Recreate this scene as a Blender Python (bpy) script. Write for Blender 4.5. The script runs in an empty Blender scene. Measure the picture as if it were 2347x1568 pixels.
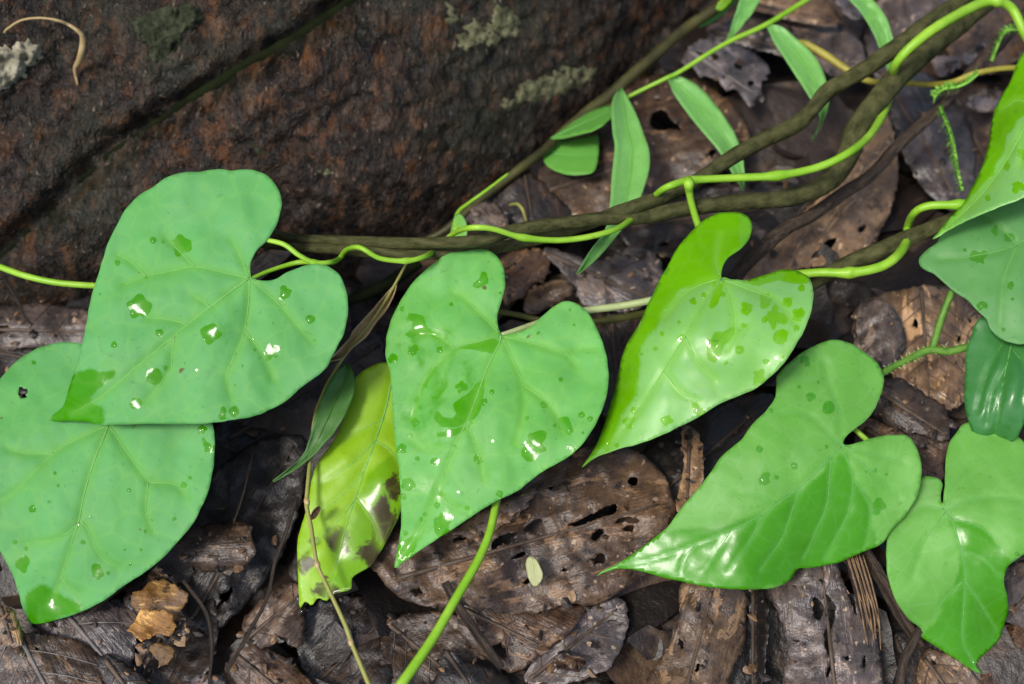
import bpy, math, random
import numpy as np
from mathutils import Vector, noise as mn, geometry as mg
from mathutils.bvhtree import BVHTree
random.seed(7)
S = bpy.context.scene
COL = S.collection

# ------------------------------------------------------------------ camera, sky, sun, exposure
TILT = math.radians(28); DIST = 0.374; LENS = 43.4; SENS = 36.0
W, H = 2346.0, 1568.0
TARGET = Vector((0, 0, 0.03))
FWD = Vector((0, math.sin(TILT), -math.cos(TILT)))
UP = Vector((0, math.cos(TILT), math.sin(TILT)))
RIGHT = Vector((1, 0, 0))
CAM = TARGET - FWD * DIST
cd = bpy.data.cameras.new('camera'); cam = bpy.data.objects.new('camera', cd); COL.objects.link(cam)
cam.location = CAM; cam.rotation_euler = (TILT, 0, 0)
cd.lens = LENS; cd.sensor_width = SENS; cd.clip_start = 0.01; cd.clip_end = 50
cd.dof.use_dof = True; cd.dof.focus_distance = 0.352; cd.dof.aperture_fstop = 9
S.camera = cam

SUN_EL, SUN_AZ = 60, 235            # degrees; azimuth clockwise from +Y
w = bpy.data.worlds.new('World'); S.world = w; w.use_nodes = True
nt = w.node_tree
sky = nt.nodes.new('ShaderNodeTexSky'); sky.sky_type = 'NISHITA'; sky.sun_disc = False
sky.sun_elevation = math.radians(SUN_EL); sky.sun_rotation = math.radians(SUN_AZ)
sky.dust_density = 4.0; sky.air_density = 1.0; sky.ozone_density = 1.0
bg = nt.nodes['Background']; nt.links.new(sky.outputs[0], bg.inputs[0]); bg.inputs[1].default_value = 0.10
sd = bpy.data.lights.new('sun', 'SUN'); sd.energy = 1.5; sd.angle = math.radians(11); sd.color = (1, .96, .9)
so = bpy.data.objects.new('sun', sd); COL.objects.link(so)
el, az = math.radians(SUN_EL), math.radians(SUN_AZ)
sdir = Vector((math.cos(el) * math.sin(az), math.cos(el) * math.cos(az), math.sin(el)))
so.rotation_euler = sdir.to_track_quat('Z', 'Y').to_euler(); so.location = sdir * 3
S.view_settings.view_transform = 'Standard'; S.view_settings.look = 'None'
S.view_settings.exposure = 0.75; S.view_settings.gamma = 1
S.cycles.max_bounces = 6; S.cycles.diffuse_bounces = 3; S.cycles.glossy_bounces = 3; S.cycles.transparent_max_bounces = 6; S.cycles.caustics_reflective = False; S.cycles.caustics_refractive = False

# ------------------------------------------------------------------ helpers
MPP = 2 * (SENS / 2 / LENS) * DIST / W              # metres per photo pixel at the focus plane
def ray(x, y):
    k = SENS / LENS / W
    return FWD + RIGHT * ((x - W / 2) * k) + UP * (-(y - H / 2) * k)
def at(x, y, z):                                     # z in metres
    d = ray(x, y)
    return CAM + d * ((z - CAM.z) / d.z)
def at_np(P, z):
    k = SENS / LENS / W
    a = (P[:, 0] - W / 2) * k; b = -(P[:, 1] - H / 2) * k
    D = np.stack([a, FWD.y + UP.y * b, FWD.z + UP.z * b], 1)
    t = (z - CAM.z) / D[:, 2]
    return np.array(CAM)[None] + D * t[:, None]
def project(Q):
    R = Q - np.array(CAM)[None]
    d = R @ np.array(FWD); k = SENS / LENS / W
    return np.stack([(R[:, 0] / d) / k + W / 2, H / 2 - (R @ np.array(UP)) / d / k], 1)
def K(col, row, pts):                                # points read off an enlarged crop of the photograph
    ox = (0, 780.2, 1556.7)[col]; oy = (0, 523.2, 1044.6)[row]
    return [(ox + p[0] * .3364, oy + p[1] * .3364) + tuple(p[2:]) for p in pts]
def K1(col, row, r): return [(*K(col, row, [(a, b)])[0], c * .3364) for a, b, c in r]

def crom(pts, n, closed=False):                      # Catmull-Rom through tuples of any length
    P = np.array(pts, float); N = len(P); out = []
    rng = range(N) if closed else range(N - 1)
    for i in rng:
        if closed: a, b, c, d = P[i - 1], P[i], P[(i + 1) % N], P[(i + 2) % N]
        else:
            b, c = P[i], P[i + 1]; a = P[i - 1] if i else 2 * b - c; d = P[i + 2] if i + 2 < N else 2 * c - b
        for k in range(n):
            t = k / n
            out.append(.5 * (2 * b + (c - a) * t + (2 * a - 5 * b + 4 * c - d) * t * t + (3 * b - a - 3 * c + d) * t ** 3))
    if not closed: out.append(P[-1])
    return np.array(out)
def resample(P, step, closed=False):
    Q = np.vstack([P, P[:1]]) if closed else P
    L = np.concatenate([[0], np.cumsum(np.linalg.norm(np.diff(Q[:, :2], axis=0), axis=1))])
    n = max(3, int(L[-1] / step)); s = np.linspace(0, L[-1], n + 1)
    out = np.stack([np.interp(s, L, Q[:, i]) for i in range(Q.shape[1])], 1)
    return out[:-1] if closed else out
def inside(P, poly):
    x, y = P[:, 0], P[:, 1]; r = np.zeros(len(P), bool); j = len(poly) - 1
    for i in range(len(poly)):
        xi, yi = poly[i][:2]; xj, yj = poly[j][:2]
        if yi != yj:
            r ^= ((yi > y) != (yj > y)) & (x < (xj - xi) * (y - yi) / (yj - yi) + xi)
        j = i
    return r
def dist_line(P, L):
    d = np.full(len(P), 1e9); L = np.asarray(L, float)[:, :2]
    for a, b in zip(L[:-1], L[1:]):
        ab = b - a; t = np.clip(((P - a) @ ab) / max(ab @ ab, 1e-9), 0, 1)
        d = np.minimum(d, np.linalg.norm(P - (a + t[:, None] * ab), axis=1))
    return d
def tps(ctrl):                                       # smooth height through a few known heights (mm)
    C = np.array(ctrl, float); X = C[:, :2] / 500; n = len(C)
    def U(r2): return np.where(r2 > 1e-12, r2 * np.log(r2 + 1e-12), 0)
    A = np.zeros((n + 3, n + 3)); A[:n, :n] = U(((X[:, None] - X[None]) ** 2).sum(2)) + np.eye(n) * .01
    A[:n, n] = 1; A[:n, n + 1:] = X; A[n, :n] = 1; A[n + 1:, :n] = X.T
    s = np.linalg.solve(A, np.concatenate([C[:, 2], [0, 0, 0]]))
    def f(P):
        Y = np.asarray(P, float)[:, :2] / 500
        return (U(((Y[:, None] - X[None]) ** 2).sum(2)) @ s[:n] + s[n] + Y @ s[n + 1:]) / 1000
    return f
def nz(x, y, z=0.): return mn.noise(Vector((x, y, z)))

ORIG = {}
def tag(o, label=None, cat=None, group=None, kind=None):
    if label: o['label'] = label
    if cat: o['category'] = cat
    if group: o['group'] = group
    if kind: o['kind'] = kind
    return o
def thing(name, label, cat, loc, group=None):
    o = bpy.data.objects.new(name, None); COL.objects.link(o); o.location = loc
    o.empty_display_size = .01; ORIG[o.name] = Vector(loc); return tag(o, label, cat, group)
def obj(name, V, F, mat, parent=None, origin=None, attrs=None, uv=None, smooth=True, thick=0):
    V = np.asarray(V, float)
    org = Vector(origin) if origin is not None else Vector(V.mean(0))
    me = bpy.data.meshes.new(name); me.from_pydata((V - np.array(org)).tolist(), [], F)
    if smooth: me.polygons.foreach_set('use_smooth', [True] * len(me.polygons))
    for k, a in (attrs or {}).items():
        at_ = me.attributes.new(k, 'FLOAT', 'POINT'); at_.data.foreach_set('value', np.asarray(a, np.float32))
    if uv is not None:
        l = me.uv_layers.new(name='UVMap'); idx = np.zeros(len(me.loops), np.int32)
        me.loops.foreach_get('vertex_index', idx); l.data.foreach_set('uv', np.asarray(uv, np.float32)[idx].ravel())
    me.materials.append(mat); me.update()
    o = bpy.data.objects.new(name, me); COL.objects.link(o); ORIG[o.name] = org
    if parent is not None:
        o.parent = parent; o.location = org - ORIG[parent.name]
    else: o.location = org
    if thick:
        m = o.modifiers.new('thickness', 'SOLIDIFY'); m.thickness = thick; m.offset = -1
    return o
def tube_mesh(P, R, sides=8, lump=0., seed=0., flat=1.):
    P = np.asarray(P, float); n = len(P); V = []; F = []
    T = np.gradient(P, axis=0); T /= np.linalg.norm(T, axis=1)[:, None] + 1e-12
    u = np.cross(T[0], (0.31, .2, .93)); u /= np.linalg.norm(u)
    for i in range(n):
        u = u - T[i] * (u @ T[i]); u /= np.linalg.norm(u); v = np.cross(T[i], u)
        for k in range(sides):
            a = 2 * math.pi * k / sides
            r = R[i] * (1 + lump * nz(P[i][0] * 90 + seed, P[i][1] * 90, k * 1.7 + seed) + lump * .5 * nz(P[i][0] * 300, P[i][1] * 300, k + seed))
            V.append(P[i] + (u * math.cos(a) + v * math.sin(a) * flat) * r)
    for i in range(n - 1):
        for k in range(sides):
            a = i * sides + k; b = i * sides + (k + 1) % sides
            F.append((a, b, b + sides, a + sides))
    F.append(tuple(range(sides - 1, -1, -1))); F.append(tuple(range((n - 1) * sides, n * sides)))
    return V, F
def tube(name, pts, mat, parent=None, sides=8, sub=8, lump=0.05, world=False, flat=1., nodes=()):
    """pts: (px, py, height in mm, radius in px)"""
    Q = crom(pts, sub)
    P = Q[:, :3] if world else at_np(Q[:, :2], Q[:, 2] / 1000)
    sc = np.linalg.norm(P - np.array(CAM), axis=1) / DIST
    for x, y in nodes:
        k = int(np.argmin(np.hypot(Q[:, 0] - x, Q[:, 1] - y))); Q[:, 3] *= 1 + .38 * np.exp(-((np.arange(len(Q)) - k) / 1.6) ** 2)
    V, F = tube_mesh(P, Q[:, 3] * MPP * sc, sides, lump, random.random() * 50, flat)
    L = np.concatenate([[0], np.cumsum(np.linalg.norm(np.diff(P, axis=0), axis=1))])
    uv = [(L[i], k / sides) for i in range(len(P)) for k in range(sides)]
    return obj(name, V, F, mat, parent, origin=P[0], uv=uv)

def blob(x, y, r, irr=.25, n=18, asp=1., ang=0.):
    o = []; ca, sa = math.cos(ang), math.sin(ang)
    for k in range(n):
        a = 2 * math.pi * k / n
        q = r * (1 + irr * 1.6 * nz(math.cos(a) * 1.5 + x * .13, math.sin(a) * 1.5 + y * .13, 3.3))
        dx, dy = q * math.cos(a) * asp, q * math.sin(a)
        o.append((x + dx * ca - dy * sa, y + dx * sa + dy * ca))
    return np.array(o)
def cdt(outline, holes, extra, step):
    o = np.asarray(outline); x0, y0 = o.min(0); x1, y1 = o.max(0)
    gx, gy = np.meshgrid(np.arange(x0, x1, step), np.arange(y0, y1, step * .87))
    gx = gx + (np.arange(gx.shape[0]) % 2)[:, None] * step / 2
    G = np.stack([gx.ravel(), gy.ravel()], 1); G += np.random.RandomState(3).uniform(-.12, .12, G.shape) * step
    k = inside(G, o) & (dist_line(G, np.vstack([o, o[:1]])) > step * .45)
    for h in holes: k &= ~inside(G, h)
    for e in extra:
        if len(e): k &= (np.abs(G[:, None, 0] - e[None, :, 0]) + np.abs(G[:, None, 1] - e[None, :, 1])).min(1) > step * .4
    pts = [tuple(p) for p in o]; edges = [(i, (i + 1) % len(o)) for i in range(len(o))]
    for h in holes:
        b = len(pts); pts += [tuple(p) for p in h]; edges += [(b + i, b + (i + 1) % len(h)) for i in range(len(h))]
    for e in extra:
        e = e[inside(e, o)] if len(e) else e
        pts += [tuple(p) for p in e]
    pts += [tuple(p) for p in G[k]]
    v, _, f, *_ = mg.delaunay_2d_cdt([Vector(p) for p in pts], edges, [], 0, 1e-4)
    P = np.array([tuple(p) for p in v]); F = np.array([tuple(t) for t in f])
    c = P[F].mean(1); ok = inside(c, o)
    for h in holes: ok &= ~inside(c, h)
    F = F[ok]; used = np.unique(F); m = -np.ones(len(P), int); m[used] = np.arange(len(used))
    return P[used], m[F][:, ::-1]          # faces look up
def orient(V, F):
    n = np.cross(V[F[:, 1]] - V[F[:, 0]], V[F[:, 2]] - V[F[:, 0]])
    return F[:, ::-1] if n[:, 2].sum() < 0 else F

# ------------------------------------------------------------------ materials
class MT:
    def __init__(s, name):
        s.m = bpy.data.materials.new(name); s.m.use_nodes = True; s.t = s.m.node_tree
        s.b = s.t.nodes['Principled BSDF']; s.out = s.t.nodes['Material Output']
    def n(s, typ, ins=None, **kw):
        x = s.t.nodes.new(typ)
        for k, v in kw.items(): setattr(x, k, v)
        for k, v in (ins or {}).items(): s.set(x.inputs[k], v)
        return x
    def set(s, sock, v):
        if isinstance(v, bpy.types.NodeSocket): s.t.links.new(v, sock)
        elif isinstance(v, tuple) and len(v) == 3 and sock.type == 'RGBA': sock.default_value = (*v, 1)
        else: sock.default_value = v
    def co(s, kind='Object', scale=(1, 1, 1)):
        c = s.n('ShaderNodeTexCoord').outputs[kind]
        return s.n('ShaderNodeMapping', {'Vector': c, 'Scale': scale}).outputs[0]
    def noise(s, vec, scale, detail=4, rough=.6, dist=0.):
        return s.n('ShaderNodeTexNoise', {'Vector': vec, 'Scale': scale, 'Detail': detail, 'Roughness': rough, 'Distortion': dist}).outputs[0]
    def ramp(s, fac, stops):
        r = s.n('ShaderNodeValToRGB', {'Fac': fac}); e = r.color_ramp.elements
        while len(e) < len(stops): e.new(.5)
        for q, (p, c) in zip(e, stops): q.position = p; q.color = (*c, 1) if isinstance(c, tuple) else (c, c, c, 1)
        return r.outputs[0]
    def mix(s, fac, a, b, mode='MIX'):
        x = s.n('ShaderNodeMix', data_type='RGBA', blend_type=mode)
        s.set(x.inputs[0], fac); s.set(x.inputs[6], a); s.set(x.inputs[7], b); return x.outputs[2]
    def math(s, op, a, b=0.):
        x = s.n('ShaderNodeMath', operation=op); s.set(x.inputs[0], a); s.set(x.inputs[1], b); return x.outputs[0]
    def attr(s, name): return s.n('ShaderNodeAttribute', attribute_name=name).outputs['Fac']
    def rnd(s): return s.n('ShaderNodeObjectInfo').outputs['Random']
    def bump(s, h, strength, dist, prev=None):
        i = {'Height': h, 'Strength': strength, 'Distance': dist}
        if prev is not None: i['Normal'] = prev
        return s.n('ShaderNodeBump', i).outputs[0]

def leaf_material(name, wax, green, veincol, rough=.42, wetrough=.1, waxmix=1., spec=.5, blotch=None, netscale=120, transl=.12, wetspec=.12):
    m = MT(name); o = m.co('Object'); wet = m.ramp(m.math('ADD', m.attr('wet'), m.math('SUBTRACT', m.noise(m.co('Object'), 150, 4, .6, .4), .5)), [(.36, 0.), (.60, 1.)]); vd = m.attr('vein')
    n1 = m.noise(o, 55, 3); n2 = m.noise(o, 420, 3)
    waxc = m.mix(m.ramp(n1, [(.3, 0.), (.7, 1.)]), tuple(c * .88 for c in wax), tuple(min(1, c * 1.1) for c in wax))  # wax tone also carries the pale sky haze as colour
    waxc = m.mix(m.math('MULTIPLY', m.ramp(n2, [(.45, 0.), (.75, 1.)]), .3), waxc, tuple(c * .8 + g * .2 for c, g in zip(wax, green)))
    lg = m.noise(o, 26, 4, .6, .6)
    waxc = m.mix(m.math('MULTIPLY', m.ramp(lg, [(.40, 0.), (.64, 1.)]), .6), waxc, tuple(c * .55 + g * .55 for c, g in zip(wax, green)))
    waxc = m.mix(m.math('MULTIPLY', m.ramp(m.noise(o, 700, 2, .5), [(.66, 0.), (.71, 1.)]), .35), waxc, tuple(c * .45 for c in wax))
    gr = m.mix(n1, tuple(c * .8 for c in green), tuple(c * 1.2 for c in green))
    col = m.mix(wet, m.mix(waxmix, gr, waxc), gr)
    if blotch is not None:
        nb = m.noise(o, 150, 5, .7, .6); b = m.ramp(m.math('ADD', m.attr('rot'), m.math('MULTIPLY', nb, 1.1)), [(.84, 0.), (.95, 1.)]); col = m.mix(b, col, m.mix(nb, tuple(c * .3 for c in blotch), tuple(c * 1.6 for c in blotch)))
    vor = m.n('ShaderNodeTexVoronoi', {'Vector': m.n('ShaderNodeVectorMath', {0: o, 1: m.n('ShaderNodeVectorMath', {0: m.n('ShaderNodeTexNoise', {'Vector': o, 'Scale': 90.}).outputs[1], 'Scale': .006}, operation='SCALE').outputs[0]}, operation='ADD').outputs[0], 'Scale': netscale}, feature='DISTANCE_TO_EDGE').outputs[0]
    net = m.ramp(vor, [(0., 1.), (.09, 0.)])
    col = m.mix(m.math('MULTIPLY', net, m.math('SUBTRACT', .28, m.math('MULTIPLY', wet, .18))), col, veincol)
    col = m.mix(m.math('MULTIPLY', vd, .6), col, tuple(g * .6 + v * .5 for g, v in zip(green, veincol)))
    col = m.mix(m.ramp(m.noise(o, 190, 1, .4), [(.80, 0.), (.815, .9)]), col, (.09, .06, .015))
    m.set(m.b.inputs['Base Color'], col)
    rr = m.math('ADD', rough - .06, m.math('MULTIPLY', n1, .12))
    rw = m.n('ShaderNodeMix', {0: wet, 2: rr, 3: wetrough}).outputs[0]
    m.set(m.b.inputs['Roughness'], rw); m.set(m.b.inputs['Specular IOR Level'], m.n('ShaderNodeMix', {0: wet, 2: spec, 3: wetspec}).outputs[0])
    bp = m.bump(vor, .16, .0004); bp = m.bump(n2, .15, .0004, bp); bp = m.bump(m.noise(o, 90, 2), .1, .0012, bp)
    m.set(m.b.inputs['Normal'], bp)
    tr = m.n('ShaderNodeBsdfTranslucent', {'Color': tuple(min(1, c * 1.3) for c in green)})
    ms = m.n('ShaderNodeMixShader', {0: transl, 1: m.b.outputs[0], 2: tr.outputs[0]})
    m.t.links.new(ms.outputs[0], m.out.inputs['Surface'])
    return m.m
def plain(name, c1, c2, scale=200, rough=.5, bump=.3, spec=.4, uvs=None, speck=None, dist=.0008):
    m = MT(name); o = m.co('UV', uvs) if uvs else m.co('Object')
    n = m.noise(o, scale if not uvs else 1., 5, .65)
    col = m.mix(m.ramp(n, [(.32, 0.), (.68, 1.)]), c1, c2)
    if speck: col = m.mix(m.ramp(m.noise(m.co('Object'), scale * 2.5, 2), [(.64, 0.), (.7, 1.)]), col, speck)
    m.set(m.b.inputs['Base Color'], col); m.b.inputs['Roughness'].default_value = rough
    m.b.inputs['Specular IOR Level'].default_value = spec
    m.set(m.b.inputs['Normal'], m.bump(n, bump, dist)); return m.m
def dead_material(name, dark, mid, light, fibre=.5, rough=.42, spot=None, coat=.25, seed=0):
    m = MT(name)
    r = m.math('MULTIPLY', m.rnd(), 7.3)
    uvc = m.n('ShaderNodeTexCoord').outputs['UV']
    off = m.n('ShaderNodeCombineXYZ', {0: r, 1: r, 2: seed * 1.})
    uv = m.n('ShaderNodeVectorMath', {0: uvc, 1: off.outputs[0]}, operation='ADD').outputs[0]
    def sc(v): return m.n('ShaderNodeMapping', {'Vector': uv, 'Scale': v}).outputs[0]
    big = m.noise(uv, 55, 5, .7, .8); fine = m.noise(uv, 330, 4, .7)
    fib = m.noise(sc((70, 900, 1)), 1., 3, .65)
    f = m.math('ADD', m.math('MULTIPLY', big, .5), m.math('MULTIPLY', fine, .32))
    f = m.math('ADD', f, m.math('MULTIPLY', fib, .18))
    lum = sum(mid) / 3
    bl = tuple(lum * k for k in (.98, .95, 1.04))                     # mouldy grey skin, tinted with the lilac sky sheen
    col = m.ramp(f, [(.35, dark), (.48, mid), (.63, light)])
    col = m.mix(m.math('MULTIPLY', m.ramp(m.noise(uv, 36, 4, .65, .5), [(.5, 0.), (.62, 1.)]), .5), col, m.mix(fine, tuple(c * .5 for c in bl), tuple(c * 1.7 for c in bl)))
    col = m.mix(m.math('MULTIPLY', m.ramp(fib, [(.42, 0.), (.6, 1.)]), fibre * .35), col, tuple(c * .4 for c in mid))
    # patches where the skin of the leaf has rotted down to tan fibre, dark mould spots, pale specks
    pt = m.ramp(m.math('ADD', m.noise(sc((52, 125, 1)), 1., 5, .75, 1.), m.math('MULTIPLY', fib, .12)), [(.625, 0.), (.66, 1.)])
    col = m.mix(m.math('MULTIPLY', pt, .8), col, m.mix(fib, tuple(c * .8 for c in light), tuple(min(1, c * 1.9) for c in light)))
    ds = m.ramp(m.noise(uv, 210, 3, .65), [(.60, 0.), (.66, 1.)])
    col = m.mix(m.math('MULTIPLY', ds, .8), col, tuple(c * .4 for c in dark))
    if spot: col = m.mix(m.ramp(m.noise(uv, 360, 2, .5), [(.67, 0.), (.70, 1.)]), col, spot)
    col = m.mix(1., col, m.ramp(m.rnd(), [(0., (.5, .48, .46)), (.35, (.85, .83, .84)), (.65, (1.1, 1.0, .85)), (1., (1.2, 1.15, 1.1))]), 'MULTIPLY')
    m.set(m.b.inputs['Base Color'], col)
    m.set(m.b.inputs['Roughness'], m.math('ADD', rough - .15, m.math('MULTIPLY', fine, .5)))
    m.b.inputs['Coat Weight'].default_value = coat * 1.6; m.b.inputs['Coat Roughness'].default_value = .27
    bp = m.bump(f, .6, .003)
    m.set(m.b.inputs['Normal'], bp); m.set(m.b.inputs['Coat Normal'], bp)
    return m.m
def drop_material():
    m = MT('water'); m.t.nodes.remove(m.b)
    fr = m.n('ShaderNodeFresnel', {'IOR': 1.42})
    t = m.n('ShaderNodeBsdfTransparent', {'Color': (.97, 1, .97)}); g = m.n('ShaderNodeBsdfGlossy', {'Roughness': .03})
    bf = m.math('SUBTRACT', 1., m.n('ShaderNodeNewGeometry').outputs['Backfacing'])
    mx = m.n('ShaderNodeMixShader', {0: m.math('MULTIPLY', fr.outputs[0], bf), 1: t.outputs[0], 2: g.outputs[0]})
    m.t.links.new(mx.outputs[0], m.out.inputs['Surface']); return m.m
def bark_material():
    m = MT('bark'); o = m.co('Object'); st = m.n('ShaderNodeMapping', {'Vector': o, 'Rotation': (0, 0, math.radians(-48)), 'Scale': (1, .3, 1)}).outputs[0]
    big = m.noise(o, 24, 4, .6); mid = m.noise(st, 210, 5, .75, .5); fine = m.noise(st, 620, 3, .7)
    col = m.ramp(mid, [(.35, (.0014, .001, .0007)), (.47, (.008, .005, .003)), (.58, (.036, .021, .012)), (.71, (.10, .062, .038))])
    col = m.mix(m.math('MULTIPLY', m.ramp(m.noise(st, 150, 4, .75), [(.54, 0.), (.66, 1.)]), .65), col, (.13, .050, .014))
    col = m.mix(m.math('MULTIPLY', m.ramp(big, [(.47, 0.), (.66, 1.)]), .55), col, m.mix(mid, (.006, .007, .003), (.04, .046, .026)))
    col = m.mix(m.ramp(fine, [(.64, 0.), (.73, .9)]), col, (.27, .20, .14))  # pale bark specks, widened to paint in specular glitter
    col = m.mix(m.ramp(fine, [(.3, .8), (.42, 0.)]), col, (.004, .003, .002))  # low grain painted near black as shade in the pits
    m.set(m.b.inputs['Base Color'], col)
    m.set(m.b.inputs['Roughness'], m.ramp(fine, [(.35, .28), (.65, .6)]))
    m.b.inputs['Specular IOR Level'].default_value = .3
    bp = m.bump(mid, .8, .003); bp = m.bump(fine, .8, .0016, bp); m.set(m.b.inputs['Normal'], bp)
    return m.m

M = {}
M['wax'] = leaf_material('waxy_leaf', (.11, .37, .112), (.042, .25, .001), (.17, .42, .08), rough=.6, spec=.3, wetrough=.13, wetspec=.2)
M['waxc'] = leaf_material('waxy_leaf_fresh', (.125, .405, .09), (.055, .29, .001), (.19, .46, .07), rough=.55, spec=.35, wetrough=.12, wetspec=.3)
M['wax2'] = leaf_material('waxy_leaf_bright', (.19, .455, .13), (.125, .385, .003), (.21, .47, .06), rough=.42, wetrough=.09, wetspec=.5)  # paler wax, with the sky reflection of these leaves in the colour
M['lobed'] = leaf_material('lobed_leaf', (.12, .36, .05), (.052, .27, .001), (.16, .40, .11), rough=.55, wetrough=.3, spec=.5, wetspec=.55, netscale=170)
M['flat'] = leaf_material('matt_leaf', (.09, .28, .075), (.05, .21, .015), (.10, .28, .07), rough=.55)
M['blade'] = leaf_material('dark_grass_leaf', (.055, .165, .032), (.04, .14, .012), (.08, .2, .03), rough=.5, netscale=260)
M['gloss'] = leaf_material('glossy_leaf', (.04, .19, .045), (.035, .17, .02), (.06, .22, .06), rough=.3, wetrough=.12, spec=.6, wetspec=.6)
M['grass'] = leaf_material('grass_leaf', (.175, .43, .115), (.13, .38, .04), (.10, .3, .05), rough=.45, netscale=260)
M['dying'] = leaf_material('dying_leaf', (.25, .47, .008), (.15, .36, .006), (.29, .48, .03), rough=.42, wetrough=.25, spec=.5, wetspec=.5, blotch=(.05, .042, .012))
M['rot'] = dead_material('rotten_patch', (.012, .011, .008), (.035, .032, .02), (.09, .07, .035))
M['vein'] = plain('leaf_vein', (.145, .39, .09), (.175, .42, .10), 300, .6)
M['veind'] = plain('lobed_leaf_vein', (.10, .32, .07), (.13, .36, .09), 300, .6)
M['stem'] = plain('green_stem', (.17, .40, .012), (.32, .56, .05), 70, .42, .25, speck=(.22, .42, .02))
M['stemd'] = plain('hairy_green_stem', (.06, .17, .015), (.12, .26, .03), 250, .5, .4)
M['olive'] = plain('olive_stem', (.07, .075, .012), (.15, .15, .03), 140, .5, .4)
M['pale'] = plain('pale_petiole', (.32, .40, .17), (.42, .5, .22), 200, .45)
M['yellow'] = plain('yellow_twig', (.22, .2, .02), (.36, .32, .05), 120, .45, .3)
M['wood'] = plain('brown_vine_bark', (.022, .026, .007), (.098, .098, .038), 0, .75, .7, .15, uvs=(200, 5, 1), speck=(.13, .13, .06), dist=.0015)
M['woodd'] = plain('dark_vine_bark', (.018, .012, .008), (.09, .062, .042), 0, .6, 1., uvs=(260, 7, 1), speck=(.16, .12, .08), dist=.002)
M['rootd'] = plain('dark_root', (.004, .006, .002), (.012, .017, .005), 150, .85, .5, .08)
M['rootg'] = plain('olive_root', (.022, .022, .006), (.075, .07, .018), 120, .55, .4)
M['straw'] = plain('straw', (.30, .21, .09), (.46, .36, .18), 150, .5, .3)
M['strawg'] = plain('green_straw', (.16, .2, .03), (.34, .32, .1), 60, .5, .3)
M['tan'] = dead_material('tan_dead_leaf', (.022, .013, .008), (.135, .085, .048), (.35, .225, .12), .7, spot=(.4, .3, .2))
M['brown'] = dead_material('brown_dead_leaf', (.007, .0045, .003), (.056, .034, .021), (.165, .102, .056), .5, spot=(.3, .22, .15))
M['grey'] = dead_material('grey_dead_leaf', (.010, .009, .0095), (.062, .051, .051), (.165, .13, .115), .35, .38, spot=(.35, .28, .2), coat=.4)
M['lilac'] = dead_material('pale_dead_leaf', (.02, .017, .018), (.125, .105, .108), (.30, .255, .25), .4, .45)
M['dark'] = dead_material('dark_dead_leaf', (.0022, .0016, .0012), (.010, .0065, .0045), (.038, .023, .015), .5, .45)
M['red'] = dead_material('red_dead_leaf', (.014, .007, .004), (.078, .041, .022), (.20, .115, .055), .6)
M['ochre'] = dead_material('ochre_dead_leaf', (.04, .020, .006), (.20, .098, .018), (.44, .27, .09), .3, .5, coat=0)
M['lichen'] = plain('lichen', (.05, .055, .025), (.20, .20, .115), 330, .85, 1., .1, dist=.002)
M['lichenw'] = plain('white_lichen', (.12, .115, .07), (.42, .39, .29), 160, .8, 1., .1, dist=.002)
M['lichend'] = plain('thin_lichen', (.008, .010, .005), (.06, .07, .04), 260, .85, 1., .1, dist=.002)
M['moss'] = plain('moss', (.16, .42, .04), (.28, .58, .09), 200, .6)
M['water'] = drop_material()
M['bark'] = bark_material()
M['soil'] = plain('soil', (.003, .002, .0016), (.014, .010, .007), 90, .6, 1., dist=.004)

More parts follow.
